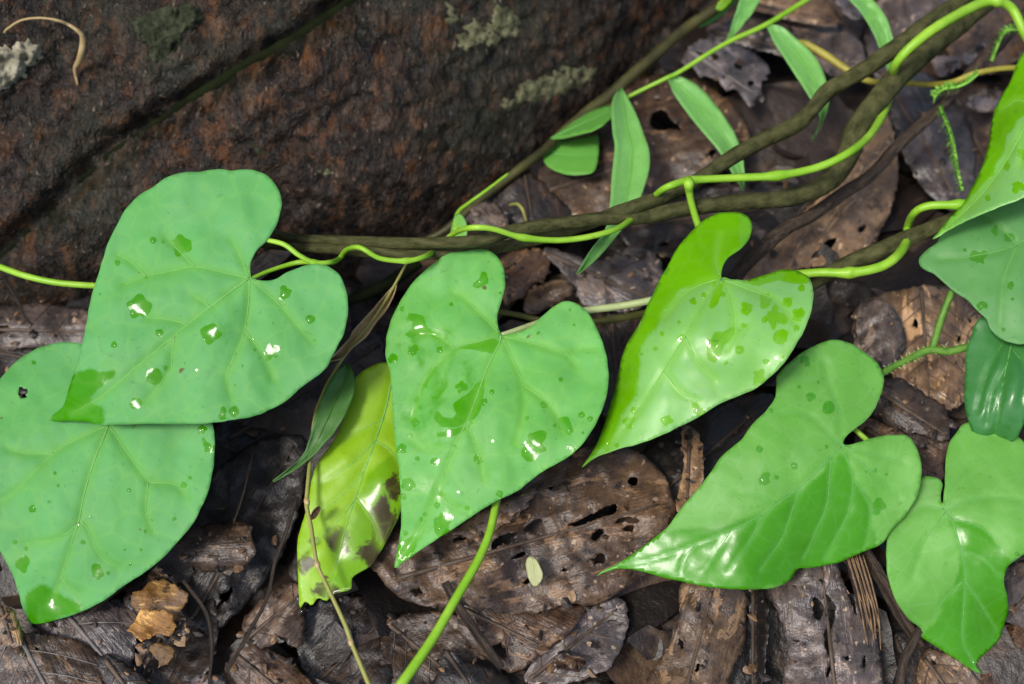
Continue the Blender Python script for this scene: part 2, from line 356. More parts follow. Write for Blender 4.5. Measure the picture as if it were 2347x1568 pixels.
# ------------------------------------------------------------------ the setting: ground and litter
def ground():
    xs = np.unique(np.concatenate([np.linspace(-3, -.45, 14), np.linspace(-.45, .45, 110), np.linspace(.45, 3, 14)]))
    V = []; n = len(xs)
    for y in xs:
        for x in xs: V.append((x, y, -.016 + .006 * nz(x * 25, y * 25, 4) + .003 * nz(x * 90, y * 90, 1)))
    F = [(j * n + i, j * n + i + 1, (j + 1) * n + i + 1, (j + 1) * n + i) for j in range(n - 1) for i in range(n - 1)]
    tag(obj('ground', V, F, M['soil'], origin=(0, 0, -.016)), kind='structure')
ground()
def litter():
    m = MT('leaf_litter'); c = m.attr('tone'); uv = m.co('UV')
    fine = m.noise(uv, 240, 5, .65); big = m.noise(uv, 60, 4, .6)
    base = m.ramp(c, [(0., (.004, .003, .002)), (.3, (.012, .008, .006)), (.55, (.028, .019, .015)), (.8, (.05, .03, .018)), (1., (.12, .07, .035))])
    col = m.mix(m.ramp(fine, [(.35, 0.), (.7, 1.)]), m.mix(.6, base, (.008, .006, .005)), base)
    col = m.mix(m.math('MULTIPLY', m.ramp(big, [(.55, 0.), (.65, 1.)]), .5), col, (.12, .08, .05))
    m.set(m.b.inputs['Base Color'], col); m.b.inputs['Roughness'].default_value = .42
    m.set(m.b.inputs['Normal'], m.bump(fine, .6, .0012))
    V = []; F = []; T = []; U = []
    R = random.Random(11)
    for k in range(1500):
        small = k > 520
        L = R.uniform(.006, .02) if small else R.uniform(.03, .10); wd = L * R.uniform(.18, .42)
        x, y = R.uniform(-.36, .36), R.uniform(-.3, .42)
        z = R.uniform(-.012, -.002) if not small else R.uniform(-.008, .0015)
        a = R.uniform(0, 6.28); tx, ty = R.gauss(0, .22), R.gauss(0, .22); cu = R.uniform(-.5, 1.1) / max(wd, .004) * .25; tone = R.random() ** 1.3
        nu, nv = (6, 4) if small else (14, 8); b = len(V); ph = R.random() * 50
        for i in range(nu + 1):
            u = i / nu * 2 - 1; hw = wd * math.sqrt(max(0, 1 - abs(u) ** 2.3)) * (1 + .45 * nz(u * 3, ph) + .3 * nz(u * 11, ph + 9))
            for j in range(nv + 1):
                v = (j / nv * 2 - 1) * (hw + .0004); uu = u * L / 2
                zz = z + tx * uu + ty * v + cu * v * v + .12 * wd * nz(uu * 60 + ph, v * 90) - .03 * wd * (j == nv // 2)
                V.append((x + uu * math.cos(a) - v * math.sin(a), y + uu * math.sin(a) + v * math.cos(a), max(zz, -.02)))
                T.append(tone); U.append((uu + ph, v + ph))
        for i in range(nu):
            for j in range(nv):
                q = b + i * (nv + 1) + j; F.append((q, q + nv + 1, q + nv + 2, q + 1))
    tag(obj('leaf_litter', V, F, m.m, origin=(0, 0, 0), attrs={'tone': T}, uv=U), 'dark rotting leaf litter and crumbs covering the ground under the vines', 'leaf litter', kind='stuff')
litter()

# ------------------------------------------------------------------ tree base
CONTACT = [(1900, -250), (1690, -30), (1570, 75), (1450, 178), (1290, 312), (1190, 398), (1080, 482), (1000, 540), (900, 590), (760, 622), (600, 640), (420, 668), (200, 700), (0, 712), (-200, 735)]
GROOVE = [(900, -75), (790, 10), (673, 91), (572, 145), (437, 229), (336, 296), (235, 370), (135, 464), (50, 545), (-40, 620)]
def trunk():
    c = crom(CONTACT, 10); cw = at_np(c, -.004)
    cw = np.vstack([cw[0] + (cw[0] - cw[8]) * 3, cw, cw[-1] + (cw[-1] - cw[-8]) * 3])
    cw = resample(cw, .0011)
    n = Vector((-.38, .925, 0)).normalized()
    us = np.concatenate([np.arange(-.004, .16, .0011), np.linspace(.16, .5, 40)])
    ns, nu = len(cw), len(us)
    base = 0.028 * (1 - np.exp(-np.maximum(us, -.004) / .013)) + .55 * us + 9 * np.maximum(0, us - .075) ** 2
    P = np.zeros((ns, nu, 3))
    P[:, :, 0] = cw[:, 0:1] + n.x * us[None]; P[:, :, 1] = cw[:, 1:2] + n.y * us[None]; P[:, :, 2] = base[None] - .006
    P = P.reshape(-1, 3)
    px = project(P); g = dist_line(px, GROOVE)
    dn = np.array((.3, -.62, .72))
    d = np.zeros(len(P))
    for i, p in enumerate(P):
        a, b, cc = p[0] * .78 + p[1] * .62, -p[0] * .62 + p[1] * .78, p[2]
        s = 1.0 if p[2] < .4 else 2
        q = nz(a * 22, b * 34, cc * 30) * .006
        r = abs(nz(a * 45, b * 150, cc * 130)); q += (.35 - r) * .0028
        q += (nz(a * 210, b * 300, cc * 280 + 7)) * .0016 + nz(a * 500, b * 620, cc * 600) * .0009
        d[i] = q * s
    d -= .008 * np.exp(-(g / 34) ** 2)
    P += d[:, None] * dn[None]
    F = [(i * nu + j, i * nu + j + 1, (i + 1) * nu + j + 1, (i + 1) * nu + j) for i in range(ns - 1) for j in range(nu - 1)]
    return P, F
TP, TF = trunk()
tr = thing('tree_trunk', 'wide rough brown tree base filling the top left, with lichen patches', 'tree trunk', at(1000, 540, 0))
obj('bark', TP, TF, M['bark'], tr, origin=at(1000, 540, 0))
BVH = BVHTree.FromPolygons([Vector(p) for p in TP], [tuple(f) for f in TF])
def on_trunk(x, y):
    h = BVH.ray_cast(CAM, ray(x, y).normalized())
    return h[0], h[1]
def lichen(outline, mat, rise=.0011, step=6):
    o = resample(crom(outline, 6, True), 4, True)
    o = np.array([(x + 12 * nz(x * .05, y * .05, 2) + 11 * nz(x * .15, y * .15, 5), y + 12 * nz(x * .05, y * .05, 8) + 11 * nz(x * .15, y * .15, 1)) for x, y in o])
    P, F = cdt(o, [], [], step); ed = dist_line(P, np.vstack([o, o[:1]])); V = []
    for (x, y), e in zip(P, ed):
        p, nn = on_trunk(x, y)
        if p is None: p = at(x, y, .1); nn = Vector((0, 0, 1))
        tow = (CAM - p).normalized()
        V.append(p + tow * (rise * min(1, e / 9) * (.75 + .9 * nz(x * .06, y * .06)) + .0012 * nz(x * .16, y * .16, 3) - .0004))
    V = np.array(V); obj('lichen_patch', V, orient(V, F).tolist(), mat, tr)
lichen([(1039, 94), (1056, 64), (1083, 40), (1113, 44), (1133, 10), (1160, 13), (1184, 37), (1187, 84), (1150, 94), (1137, 111), (1100, 111), (1066, 118)], M['lichen'])
lichen([(1016, 34), (1029, 3), (1053, 24), (1049, 50), (1029, 54)], M['lichen'])
lichen([(1143, 242), (1174, 219), (1184, 198), (1251, 168), (1318, 151), (1366, 158), (1359, 188), (1285, 222), (1217, 239), (1184, 252), (1150, 254)], M['lichen'])
lichen([(-20, 112), (25, 105), (45, 92), (85, 100), (103, 115), (88, 140), (70, 160), (55, 185), (25, 200), (-20, 215)], M['lichenw'], .003)
lichen([(300, 40), (350, 20), (395, 8), (440, 5), (470, 45), (430, 80), (400, 130), (385, 155), (350, 140), (310, 90)], M['lichend'], .0014)
lichen([(560, 320), (590, 318), (620, 350), (600, 365), (575, 345)], M['lichend'], .001)
lichen([(725, 388), (760, 382), (775, 395), (750, 410), (728, 405)], M['lichen'], .001)
lichen([(1280, 285), (1330, 250), (1370, 225), (1400, 190), (1420, 195), (1370, 245), (1320, 280), (1290, 300)], M['lichend'], .0008)

def root_on_trunk(name, label, pts, mat, off=.0015):
    Q = crom(pts, 8); P = []
    for x, y, r in Q:
        p, _ = on_trunk(x, y); p = p if p is not None else at(x, y, .06)
        P.append(np.array(p + (CAM - p).normalized() * (r * MPP * .3 + off)))
    P = np.array(P)
    for _ in range(4): P[1:-1] = (P[:-2] + P[1:-1] * 2 + P[2:]) / 4
    V, F = tube_mesh(P, [q[2] * MPP for q in Q], 8, .12, 3)
    return tag(obj(name, V, F, mat, origin=P[0]), label, 'root')
root_on_trunk('root', 'dark green root lying in the diagonal furrow across the tree base', [(p[0], p[1], 18 if p[0] > 400 else 12) for p in GROOVE], M['rootd'], off=-.0019)
tube('root', [(1720, -50, 22, 13), (1640, 18, 22, 13), (1570, 68, 20, 13), (1453, 168, 18, 13), (1402, 216, 16, 14), (1352, 250, 15, 11), (1285, 306, 14, 10), (1244, 346, 14, 10), (1194, 385, 14, 11), (1150, 420, 13, 9), (1083, 474, 12, 9), (1022, 526, 10, 9), (960, 560, 6, 8)], M['rootg'], lump=.18)
tag(bpy.data.objects['root.001'], 'olive brown root running along the lower edge of the tree base', 'root')
tube('root', [(960, 600, 10, 14), (880, 655, 8, 15), (800, 690, 6, 13), (700, 740, 2, 12), (600, 790, 0, 12)], M['rootd'], lump=.2)
tag(bpy.data.objects['root.002'], 'short dark root between the large left leaf and the middle leaf', 'root')
tube('tendril', [(10, 75, 0, 3), (17, 67, 0, 4), (50, 47, 0, 4), (94, 42, 0, 4), (141, 50, 0, 5), (178, 71, 0, 6), (190, 91, 0, 9), (183, 135, 0, 8), (172, 160, 0, 6), (178, 195, 0, 3)], M['straw'])
def snap(o, pts, lift):                              # lay a tube along the bark
    Q = crom(pts, 8); P = []
    for q in Q:
        p, _ = on_trunk(q[0], q[1]); P.append(np.array(p + (CAM - p).normalized() * (lift + q[2] / 1000)))
    V, F = tube_mesh(np.array(P), [q[3] * MPP for q in Q], 8, .15); me = bpy.data.meshes.new(o.name)
    org = Vector(P[0]); me.from_pydata([tuple(np.array(v) - np.array(org)) for v in V], [], F)
    me.polygons.foreach_set('use_smooth', [True] * len(me.polygons)); me.materials.append(o.data.materials[0]); o.data = me; o.location = org
snap(bpy.data.objects['tendril'], [(10, 75, 0, 2.5), (17, 67, 1, 3), (50, 47, 6, 3), (94, 42, 10, 3), (141, 50, 12, 4), (178, 71, 12, 5), (190, 91, 11, 8), (183, 135, 7, 8), (172, 160, 2, 5), (178, 195, 0, 2)], .001)
tag(bpy.data.objects['tendril'], 'pale dry curled tendril hanging on the bark at top left', 'tendril')

# ------------------------------------------------------------------ live leaves
def live_leaf(name, parent, outline, ctrl, veins, mat, veinmat, base, wet=(), drops=(), holes=(), petiole=None, petmat=None,
              step=8, ripple=0., quilt=.0005, sink=.0004, label=None, vr=2.2, vw=11., smoothn=8, tipfrac=1.):
    o = resample(crom(outline, smoothn, True), step, True)
    o = np.array([(x + 1.6 * nz(x * .05, y * .05, 3), y + 1.6 * nz(x * .05, y * .05, 8)) for x, y in o])
    zf = tps(ctrl)
    vl = [crom(v, 6) for v in veins]
    wgt = [b[2] if isinstance(b, tuple) and len(b) > 2 else 1. for b in wet]
    soft = [b[1] if isinstance(b, tuple) else min(7., np.ptp(np.asarray(b)[:, 0]) * .3) for b in wet]
    wets = [np.asarray(b[0] if isinstance(b, tuple) else b, float) for b in wet]
    hol = [np.asarray(h, float) for h in holes]
    extra = []
    for b, sf in zip(wets, soft):
        if sf > 12: continue
        b = resample(np.asarray(b, float), 6, True); c = b.mean(0); r = b - c; L = np.linalg.norm(r, axis=1)[:, None]
        extra += [c + r * np.maximum(.3, 1 - .5 * sf / L), c + r * (1 + .5 * sf / L)]
    P, F = cdt(o, hol, extra, step)
    def zfull(P):
        z = zf(P); dv = np.full(len(P), 1e9)
        for v in vl: dv = np.minimum(dv, dist_line(P, v))
        z = z + quilt * (1 - np.exp(-(dv / 34) ** 2)) - sink * np.exp(-(dv / 7) ** 2)
        if ripple: z = z + ripple * np.array([nz(x * .011, y * .011, 2) + .22 * nz(x * .03, y * .03, 9) for x, y in P])
        return z, dv
    z, dv = zfull(P)
    wv = np.zeros(len(P))
    for b, sf, wg_ in zip(wets, soft, wgt):
        sdv = dist_line(P, np.vstack([b, b[:1]])) * np.where(inside(P, b), 1, -1)
        t = np.clip(sdv / sf + .5, 0, 1); wv = np.maximum(wv, t * t * (3 - 2 * t) * wg_ * (1 if np.ptp(b[:, 0]) > 15 else .75))
    V = at_np(P, z); org = at_np(np.array([base], float), zfull(np.array([base], float))[0])[0]
    uv = P * MPP
    lf = obj(name, V, orient(V, F).tolist(), mat, parent, origin=org, attrs={'wet': wv, 'vein': np.exp(-(dv / vw) ** 2)}, uv=uv, thick=.0003)
    if label: lf['label'] = label
    for k, v in enumerate(vl):
        zz, _ = zfull(v[:, :2]); PP = at_np(v[:, :2], zz + .00005)
        n = len(PP); r0 = vr if k == 0 else vr * .62
        R = [(r0 * (1 - .75 * i / (n - 1))) * MPP for i in range(n)]
        a, f = tube_mesh(PP, R, 6, 0.)
        obj('midrib' if k == 0 else 'vein', a, f, veinmat, lf, origin=PP[0])
    for d in drops:
        x, y, r = d[:3]; poly = np.asarray(d[3]) if len(d) > 3 else blob(x, y, r, .16, 14)
        c = poly.mean(0); rings = [0, .3, .55, .75, .9, 1.]; hgt = min(.34 * r, 8) * MPP; PV = []; zz = []
        for t in rings:
            q = c + (poly - c) * t; PV.append(q if t else q[:1]); zz += [hgt * (1 - t ** 2.2)] * (len(q) if t else 1)
        PV = np.vstack(PV); zb, _ = zfull(PV); VV = at_np(PV, zb + np.array(zz) - .00003); n = len(poly); FF = []
        for i in range(n): FF.append((0, 1 + i, 1 + (i + 1) % n))
        for a in range(len(rings) - 2):
            for i in range(n): FF.append((1 + a * n + i, 1 + (a + 1) * n + i, 1 + (a + 1) * n + (i + 1) % n, 1 + a * n + (i + 1) % n))
        VV = np.asarray(VV); nn = sum(np.cross(VV[f[1]] - VV[f[0]], VV[f[2]] - VV[f[0]])[2] for f in FF)
        if nn < 0: FF = [f[::-1] for f in FF]
        obj('water_drop', VV, FF, M['water'], lf)
    if petiole: tube('petiole', petiole, petmat or M['stem'], lf, lump=.03)
    return lf

def spots(col, row, lst):      # (x, y, r[, irregular]) read off a crop -> wet patch outline + drop
    wet, dr = [], []
    for s in lst:
        (x, y), r = K(col, row, [s[:2]])[0], s[2] * .3364
        b = blob(x, y, r, s[3] if len(s) > 3 else .18, 18 if r < 10 else 26); wet.append(b)
        if r < 9: dr.append((x, y, r * .95, blob(x, y, r * .95, .07, 14)))
        else:
            if r < 15: dr.append((x, y, r * .45, blob(x, y, r * .8, .1, 18)))
            for dx, dy, q in ((-.55, .5, .3), (.5, .6, .2), (-.7, -.35, .2)): dr.append((x + dx * r, y + dy * r, r * q, blob(x + dx * r, y + dy * r, r * q, .1, 12)))
    return wet, dr

# twining vine: stem, leaf A, C, D
tv = thing('twining_vine', 'bright green vine twining round the brown stems, bearing three heart-shaped leaves', 'vine', at(1578, 414, .05))
tube('stem', [(2380, 130, 50, 10), (2346, 75, 55, 10), (2320, 22, 58, 10), (2285, 4, 60, 10), (2240, 11, 60, 11), (2150, 60, 62, 11), (2090, 105, 60, 10), (2052, 148, 54, 9), (2045, 185, 42, 9), (2034, 232, 40, 9), (2016, 275, 45, 9), (1988, 315, 51, 9), (1942, 352, 56, 9), (1870, 385, 54, 9), (1780, 403, 54, 9), (1680, 408, 54, 9), (1580, 414, 56, 8), (1535, 426, 58, 8), (1508, 442, 53, 7), (1482, 470, 41, 7), (1450, 500, 48, 7), (1400, 530, 55, 7), (1300, 550, 57, 7), (1200, 545, 60, 7), (1130, 525, 64, 7), (1080, 522, 64, 7), (1040, 535, 52, 6), (1005, 565, 46, 6), (975, 587, 56, 6), (930, 598, 58, 6), (870, 592, 60, 6), (825, 568, 62, 6), (795, 572, 54, 6), (778, 592, 48, 6), (760, 601, 58, 6), (720, 602, 60, 6), (685, 585, 62, 6), (650, 560, 63, 6), (600, 548, 62, 5)], M['stem'], tv, lump=.1, nodes=((2285, 4), (1780, 403), (1578, 414), (1200, 545), (930, 598), (720, 602)))

wa, da = spots(0, 1, [(948, 535, 78, .3), (1225, 122, 62, .5), (1043, 82, 22), (800, 235, 20), (1430, 722, 64, .3), (1050, 1008, 56, .06), (1125, 950, 20), (1085, 715, 30), (778, 795, 22), (925, 1195, 38, .3), (1945, 440, 42, .4), (2113, 620, 30), (1852, 838, 52, .45), (1520, 1265, 32, .6), (1600, 1250, 36, .4), (990, 333, 13), (840, 385, 9), (1110, 97, 11), (680, 450, 10), (1935, 515, 12), (2143, 765, 13), (1340, 965, 13), (1255, 920, 9), (1650, 935, 10), (1722, 757, 13), (1860, 648, 8), (1600, 1070, 12), (1735, 830, 14)])
tipA = np.array(K(0, 1, [(720, 1350), (330, 1330), (400, 1180), (440, 1080), (500, 1000), (620, 960), (720, 980), (820, 950), (700, 1090), (610, 1150), (640, 1200), (700, 1200), (715, 1260)]))
live_leaf('leaf', tv, [(574, 634), (573, 606), (585, 578), (606, 556), (626, 530), (640, 495), (645, 462), (638, 435), (622, 412), (600, 396), (575, 389), (552, 389), (530, 391), (505, 388), (480, 389), (455, 395), (430, 394), (400, 400), (375, 410), (352, 428), (330, 440), (305, 460), (285, 485), (268, 515), (250, 550), (240, 580), (228, 620), (215, 660), (205, 700), (198, 740), (185, 800), (170, 850), (155, 900), (143, 932), (113, 962), (160, 966), (200, 968), (240, 975), (300, 972), (360, 972), (420, 972), (480, 970), (530, 963), (580, 955), (620, 938), (656, 918), (690, 888), (720, 866), (745, 845), (760, 818), (785, 770), (795, 730), (797, 690), (790, 655), (776, 628), (757, 614), (740, 607), (715, 607), (690, 612), (656, 625), (635, 638), (615, 644), (592, 642), (579, 637)],
          [(572, 637, 60), (118, 963, 34), (330, 440, 64), (552, 389, 68), (645, 462, 66), (797, 690, 58), (480, 970, 46), (350, 800, 53), (690, 885, 50), (215, 660, 54), (200, 900, 46), (760, 615, 60)],
          [[(572, 637), (500, 690), (430, 744), (330, 828), (240, 903), (170, 945)], [(572, 637), (520, 626), (447, 611), (390, 622), (336, 633), (279, 655)], [(572, 637), (570, 690), (561, 757), (541, 809), (525, 850)], [(573, 638), (640, 697), (686, 751), (716, 785)], [(569, 632), (552, 590), (531, 550)], [(447, 611), (410, 575), (380, 545)], [(430, 744), (390, 733), (336, 728)], [(484, 706), (465, 690), (447, 681)], [(400, 770), (395, 815), (387, 853), (336, 920)], [(561, 757), (600, 810), (625, 870)], [(541, 809), (520, 860), (530, 905)], [(336, 633), (300, 600), (270, 585)]],
          M['wax'], M['vein'], (573, 637), wet=[(tipA, 45), (np.array([(560, 660), (556, 760), (520, 830), (460, 800), (480, 720)], float), 50, .30)] + wa, drops=da, petiole=[(576, 639, 59, 5), (620, 620, 57, 5), (682, 602, 56, 6), (722, 602, 59, 6)], ripple=.0012)

wc, dc = spots(1, 1, [(355, 890, 32, .3), (490, 830, 30, .4), (1385, 1200, 26), (1640, 1270, 22), (1030, 1115, 22), (755, 520, 16), (1500, 1030, 16), (1700, 1300, 20), (1650, 1395, 14), (1460, 1345, 16), (885, 1330, 16), (475, 1410, 14), (675, 830, 22), (1310, 1475, 78, .5), (1570, 1500, 34, .5), (1270, 1295, 18), (820, 1075, 34, .5), (980, 1180, 24, .5), (1560, 560, 10), (1090, 440, 12), (540, 1220, 12), (410, 1500, 34, .5), (510, 1320, 26, .5), (1035, 1450, 14), (780, 1490, 14), (1590, 660, 12), (1345, 715, 12), (420, 545, 18, .5)])
wc2, dc2 = spots(1, 2, [(460, 200, 42, .3), (428, 275, 24, .5), (655, 338, 20), (700, 465, 62, .55), (865, 355, 20), (440, 525, 18), (520, 20, 16), (645, 40, 30), (1085, 260, 26, .4), (940, 30, 30, .5), (575, 400, 14), (545, 430, 10), (800, 250, 10)])
bigC = [np.array(K(1, 1, p)) for p in ([(900, 380), (905, 402), (940, 408), (1008, 375), (993, 300), (960, 300), (950, 345)], [(470, 580), (560, 600), (585, 675), (680, 735), (672, 757), (590, 725), (535, 718), (470, 745), (440, 720), (490, 690), (495, 640), (455, 610)],
        [(985, 1020), (975, 1130), (950, 1240), (905, 1300), (850, 1320), (800, 1345), (700, 1352), (640, 1300), (655, 1240), (690, 1285), (760, 1300), (790, 1255), (770, 1200), (820, 1160), (880, 1120), (930, 1060)], [(650, 1400), (760, 1375), (850, 1350), (860, 1375), (760, 1412), (670, 1420)], [(1480, 1290), (1550, 1285), (1588, 1390), (1562, 1412), (1490, 1365)],
        [(1090, 780), (1050, 860), (940, 830), (800, 820), (880, 790), (1030, 745)], [(600, 985), (640, 940), (660, 950), (610, 1020), (560, 1110), (520, 1190), (500, 1180), (560, 1060)])]
tipC = np.array(K(1, 2, [(395, 590), (520, 540), (500, 660), (370, 768)]))
live_leaf('leaf', tv, [(1146, 762), (1140, 742), (1140, 718), (1150, 688), (1157, 655), (1155, 620), (1146, 596), (1130, 579), (1110, 571), (1080, 573), (1050, 577), (1017, 579), (1010, 592), (972, 621), (938, 658), (911, 701), (895, 738), (885, 775), (884, 819), (893, 853), (898, 900), (900, 960), (908, 1030), (915, 1090), (918, 1150), (919, 1200), (913, 1250), (904, 1302), (925, 1288), (968, 1257), (1032, 1216), (1103, 1169), (1143, 1146), (1190, 1122), (1234, 1087), (1275, 1063), (1301, 1048), (1325, 1028), (1352, 994), (1372, 957), (1386, 920), (1394, 876), (1391, 826), (1379, 779), (1362, 742), (1349, 718), (1325, 698), (1303, 690), (1281, 695), (1261, 708), (1241, 726), (1221, 746), (1184, 762), (1153, 768)],
          [(1148, 768, 46), (905, 1300, 24), (1110, 572, 50), (884, 800, 41), (1394, 876, 47), (1305, 690, 48), (1040, 1020, 41), (1190, 1122, 38), (915, 1090, 34), (1020, 640, 48), (1352, 994, 45)],
          [[(1148, 768), (1143, 789), (1117, 843), (1093, 907), (1073, 960), (1042, 1021), (999, 1135), (955, 1226), (915, 1285)], [(1146, 770), (1090, 785), (1043, 797), (982, 860), (955, 920), (942, 960)], [(1142, 762), (1123, 742), (1069, 688), (1036, 668)], [(1150, 773), (1174, 823), (1197, 880), (1197, 960), (1180, 1018)], [(1155, 771), (1217, 786), (1295, 812), (1318, 839)], [(1073, 975), (1096, 1038), (1112, 1100)], [(1000, 1130), (1040, 1160), (1070, 1170)], [(1043, 797), (1000, 770), (960, 765)], [(1197, 880), (1260, 930), (1290, 990)], [(1042, 1021), (980, 1030), (940, 1010)], [(1295, 812), (1330, 800), (1360, 800)]],
          M['waxc'], M['vein'], (1148, 768), wet=[(tipC, 35), (np.array([(1130, 800), (1100, 900), (1080, 990), (1010, 1050), (930, 1020), (905, 900), (895, 800), (920, 710), (990, 690), (1060, 760)], float), 80, .40), (np.array([(930, 1060), (1010, 1060), (1060, 1180), (980, 1250), (915, 1280)], float), 60, .36), (np.array([(1180, 1000), (1370, 940), (1340, 1030), (1220, 1110), (1150, 1100)], float), 60, .30)] + bigC + wc + wc2, drops=dc + dc2 + [(0, 0, 20, bigC[0]), (0, 0, 20, bigC[4])], petiole=[(1149, 768, 45, 6), (1184, 757, 44, 7), (1221, 744, 42, 7), (1290, 722, 38, 8), (1345, 712, 36, 9), (1420, 702, 36, 9), (1480, 691, 38, 9), (1560, 670, 44, 9), (1620, 600, 40, 8)], petmat=M['pale'], ripple=.0012)

wd, dd = spots(2, 1, [(590, 490, 46, .6), (640, 600, 62, .7), (822, 590, 42, .5), (690, 740, 50, .2), (410, 830, 26), (540, 1000, 46, .5), (735, 505, 30, .4), (460, 545, 36, .6), (120, 1240, 42, .4), (830, 410, 22), (305, 360, 16), (220, 100, 14), (320, 915, 14), (440, 665, 16), (710, 635, 12), (705, 880, 14), (515, 1060, 18), (95, 500, 24, .5), (165, 455, 20), (660, 880, 12), (800, 680, 22, .4), (590, 910, 22, .3), (295, 450, 20), (20, 740, 22), (30, 160, 12)])
wd2, dd2 = spots(1, 1, [(1985, 945, 36, .3), (2000, 1240, 26), (1965, 1330, 44, .6), (1790, 1475, 36, .5), (1885, 1480, 18), (2215, 1310, 36, .6), (2320, 745, 24, .5), (2143, 822, 16), (2305, 640, 14), (2050, 860, 14), (2190, 720, 14)])
bigD = [np.array(p, float) for p in ([(1655, 636), (1640, 645), (1610, 652), (1570, 662), (1545, 682), (1520, 715), (1495, 760), (1478, 800), (1468, 840), (1455, 900), (1440, 930), (1425, 960), (1405, 1000), (1375, 1030), (1332, 1076), (1340, 1050), (1380, 960), (1405, 870), (1425, 800), (1480, 690), (1540, 570), (1600, 500), (1680, 480), (1730, 500), (1725, 540), (1690, 585), (1665, 605)],  # first outline: folded side reflecting less sky, painted greener through the wet mask
         [(1665, 636), (1700, 645), (1750, 632), (1790, 612), (1840, 622), (1858, 645), (1835, 650), (1790, 643), (1740, 652), (1715, 650)])] + [np.array(K(2, 1, p)) for p in ([(230, 360), (300, 380), (285, 430), (262, 520), (220, 550), (200, 535), (225, 450)], [(178, 750), (215, 770), (240, 710), (290, 710), (330, 690), (375, 670), (370, 720), (335, 770), (290, 800), (285, 870), (240, 915), (190, 890)])]
live_leaf('leaf', tv, [(1652, 638), (1655, 612), (1668, 590), (1690, 575), (1712, 555), (1722, 530), (1722, 510), (1712, 495), (1695, 487), (1670, 486), (1640, 491), (1610, 506), (1585, 530), (1562, 555), (1545, 580), (1530, 608), (1515, 635), (1500, 665), (1485, 695), (1470, 730), (1450, 765), (1435, 790), (1425, 818), (1415, 860), (1405, 900), (1395, 935), (1385, 970), (1370, 1010), (1350, 1045), (1332, 1072), (1360, 1052), (1390, 1038), (1430, 1026), (1470, 1015), (1520, 996), (1560, 976), (1600, 956), (1650, 925), (1700, 905), (1740, 885), (1780, 850), (1805, 820), (1830, 780), (1850, 740), (1862, 695), (1863, 665), (1855, 640), (1838, 625), (1815, 618), (1790, 618), (1760, 627), (1730, 637), (1700, 642), (1675, 640), (1660, 635)],
          [(1652, 640, 56), (1332, 1072, 28), (1690, 487, 50), (1562, 555, 48), (1500, 665, 45), (1415, 860, 38), (1863, 680, 60), (1700, 905, 50), (1640, 800, 57), (1520, 760, 53), (1800, 618, 54), (1560, 976, 44), (1440, 960, 42), (1760, 700, 60)],
          [[(1652, 640), (1625, 680), (1600, 720), (1570, 770), (1520, 850), (1470, 930), (1410, 1010), (1350, 1058)], [(1654, 640), (1675, 700), (1680, 750), (1665, 800)], [(1655, 640), (1720, 665), (1780, 690), (1820, 740)], [(1645, 640), (1600, 655), (1560, 680), (1520, 730)], [(1648, 630), (1640, 590), (1650, 540)], [(1570, 770), (1600, 830), (1640, 870)], [(1520, 850), (1560, 900), (1600, 920)]],
          M['wax2'], M['vein'], (1652, 640), wet=[(bigD[0], 64), (bigD[1], 18)] + [(np.array([(1620, 660), (1700, 660), (1840, 650), (1850, 740), (1790, 840), (1700, 820), (1640, 880), (1600, 800)], float), 70, .27)] + bigD[2:] + wd + wd2, drops=dd + dd2 + [(0, 0, 26, bigD[3] * .9 + bigD[3].mean(0) * .1)], petiole=[(1576, 412, 57, 10), (1578, 422, 58, 12), (1579, 438, 55, 9), (1584, 465, 51, 8), (1598, 512, 46, 8), (1620, 570, 43, 7), (1648, 636, 52, 6)], ripple=.001)

# left vine with leaf B
lv = thing('left_vine', 'pale green vine entering at the left edge, bearing the lower heart leaf with a hole', 'vine', at(0, 612, .03))
lv.name = 'climbing_vine'; ORIG['climbing_vine'] = ORIG['left_vine']
tube('stem', [(-420, 620, -8, 7), (-320, 560, 16, 7), (-200, 560, 36, 7), (-60, 590, 44, 7), (0, 612, 46, 7), (60, 633, 47, 7), (130, 648, 47, 7), (215, 655, 46, 7), (330, 660, 42, 7), (430, 700, 34, 7)], M['stem'], lv, lump=.03)
wb, db = spots(0, 2, [(150, 740, 52, .4), (670, 800, 48, .4), (375, 120, 15), (395, 205, 15), (335, 315, 15), (220, 362, 26, .3), (880, 235, 15), (1250, 198, 22), (1293, 150, 16), (102, 588, 17), (175, 635, 18), (565, 588, 18), (530, 475, 22, .3), (1185, 430, 17), (890, 740, 13), (985, 515, 16, .4), (1035, 440, 14), (620, 415, 10), (735, 800, 14), (960, 640, 12), (850, 640, 10)])
wb2, db2 = spots(0, 1, [(1378, 1367, 30, .4), (1350, 1400, 11), (1385, 1440, 16), (1425, 1490, 34, .5), (232, 918, 18)])
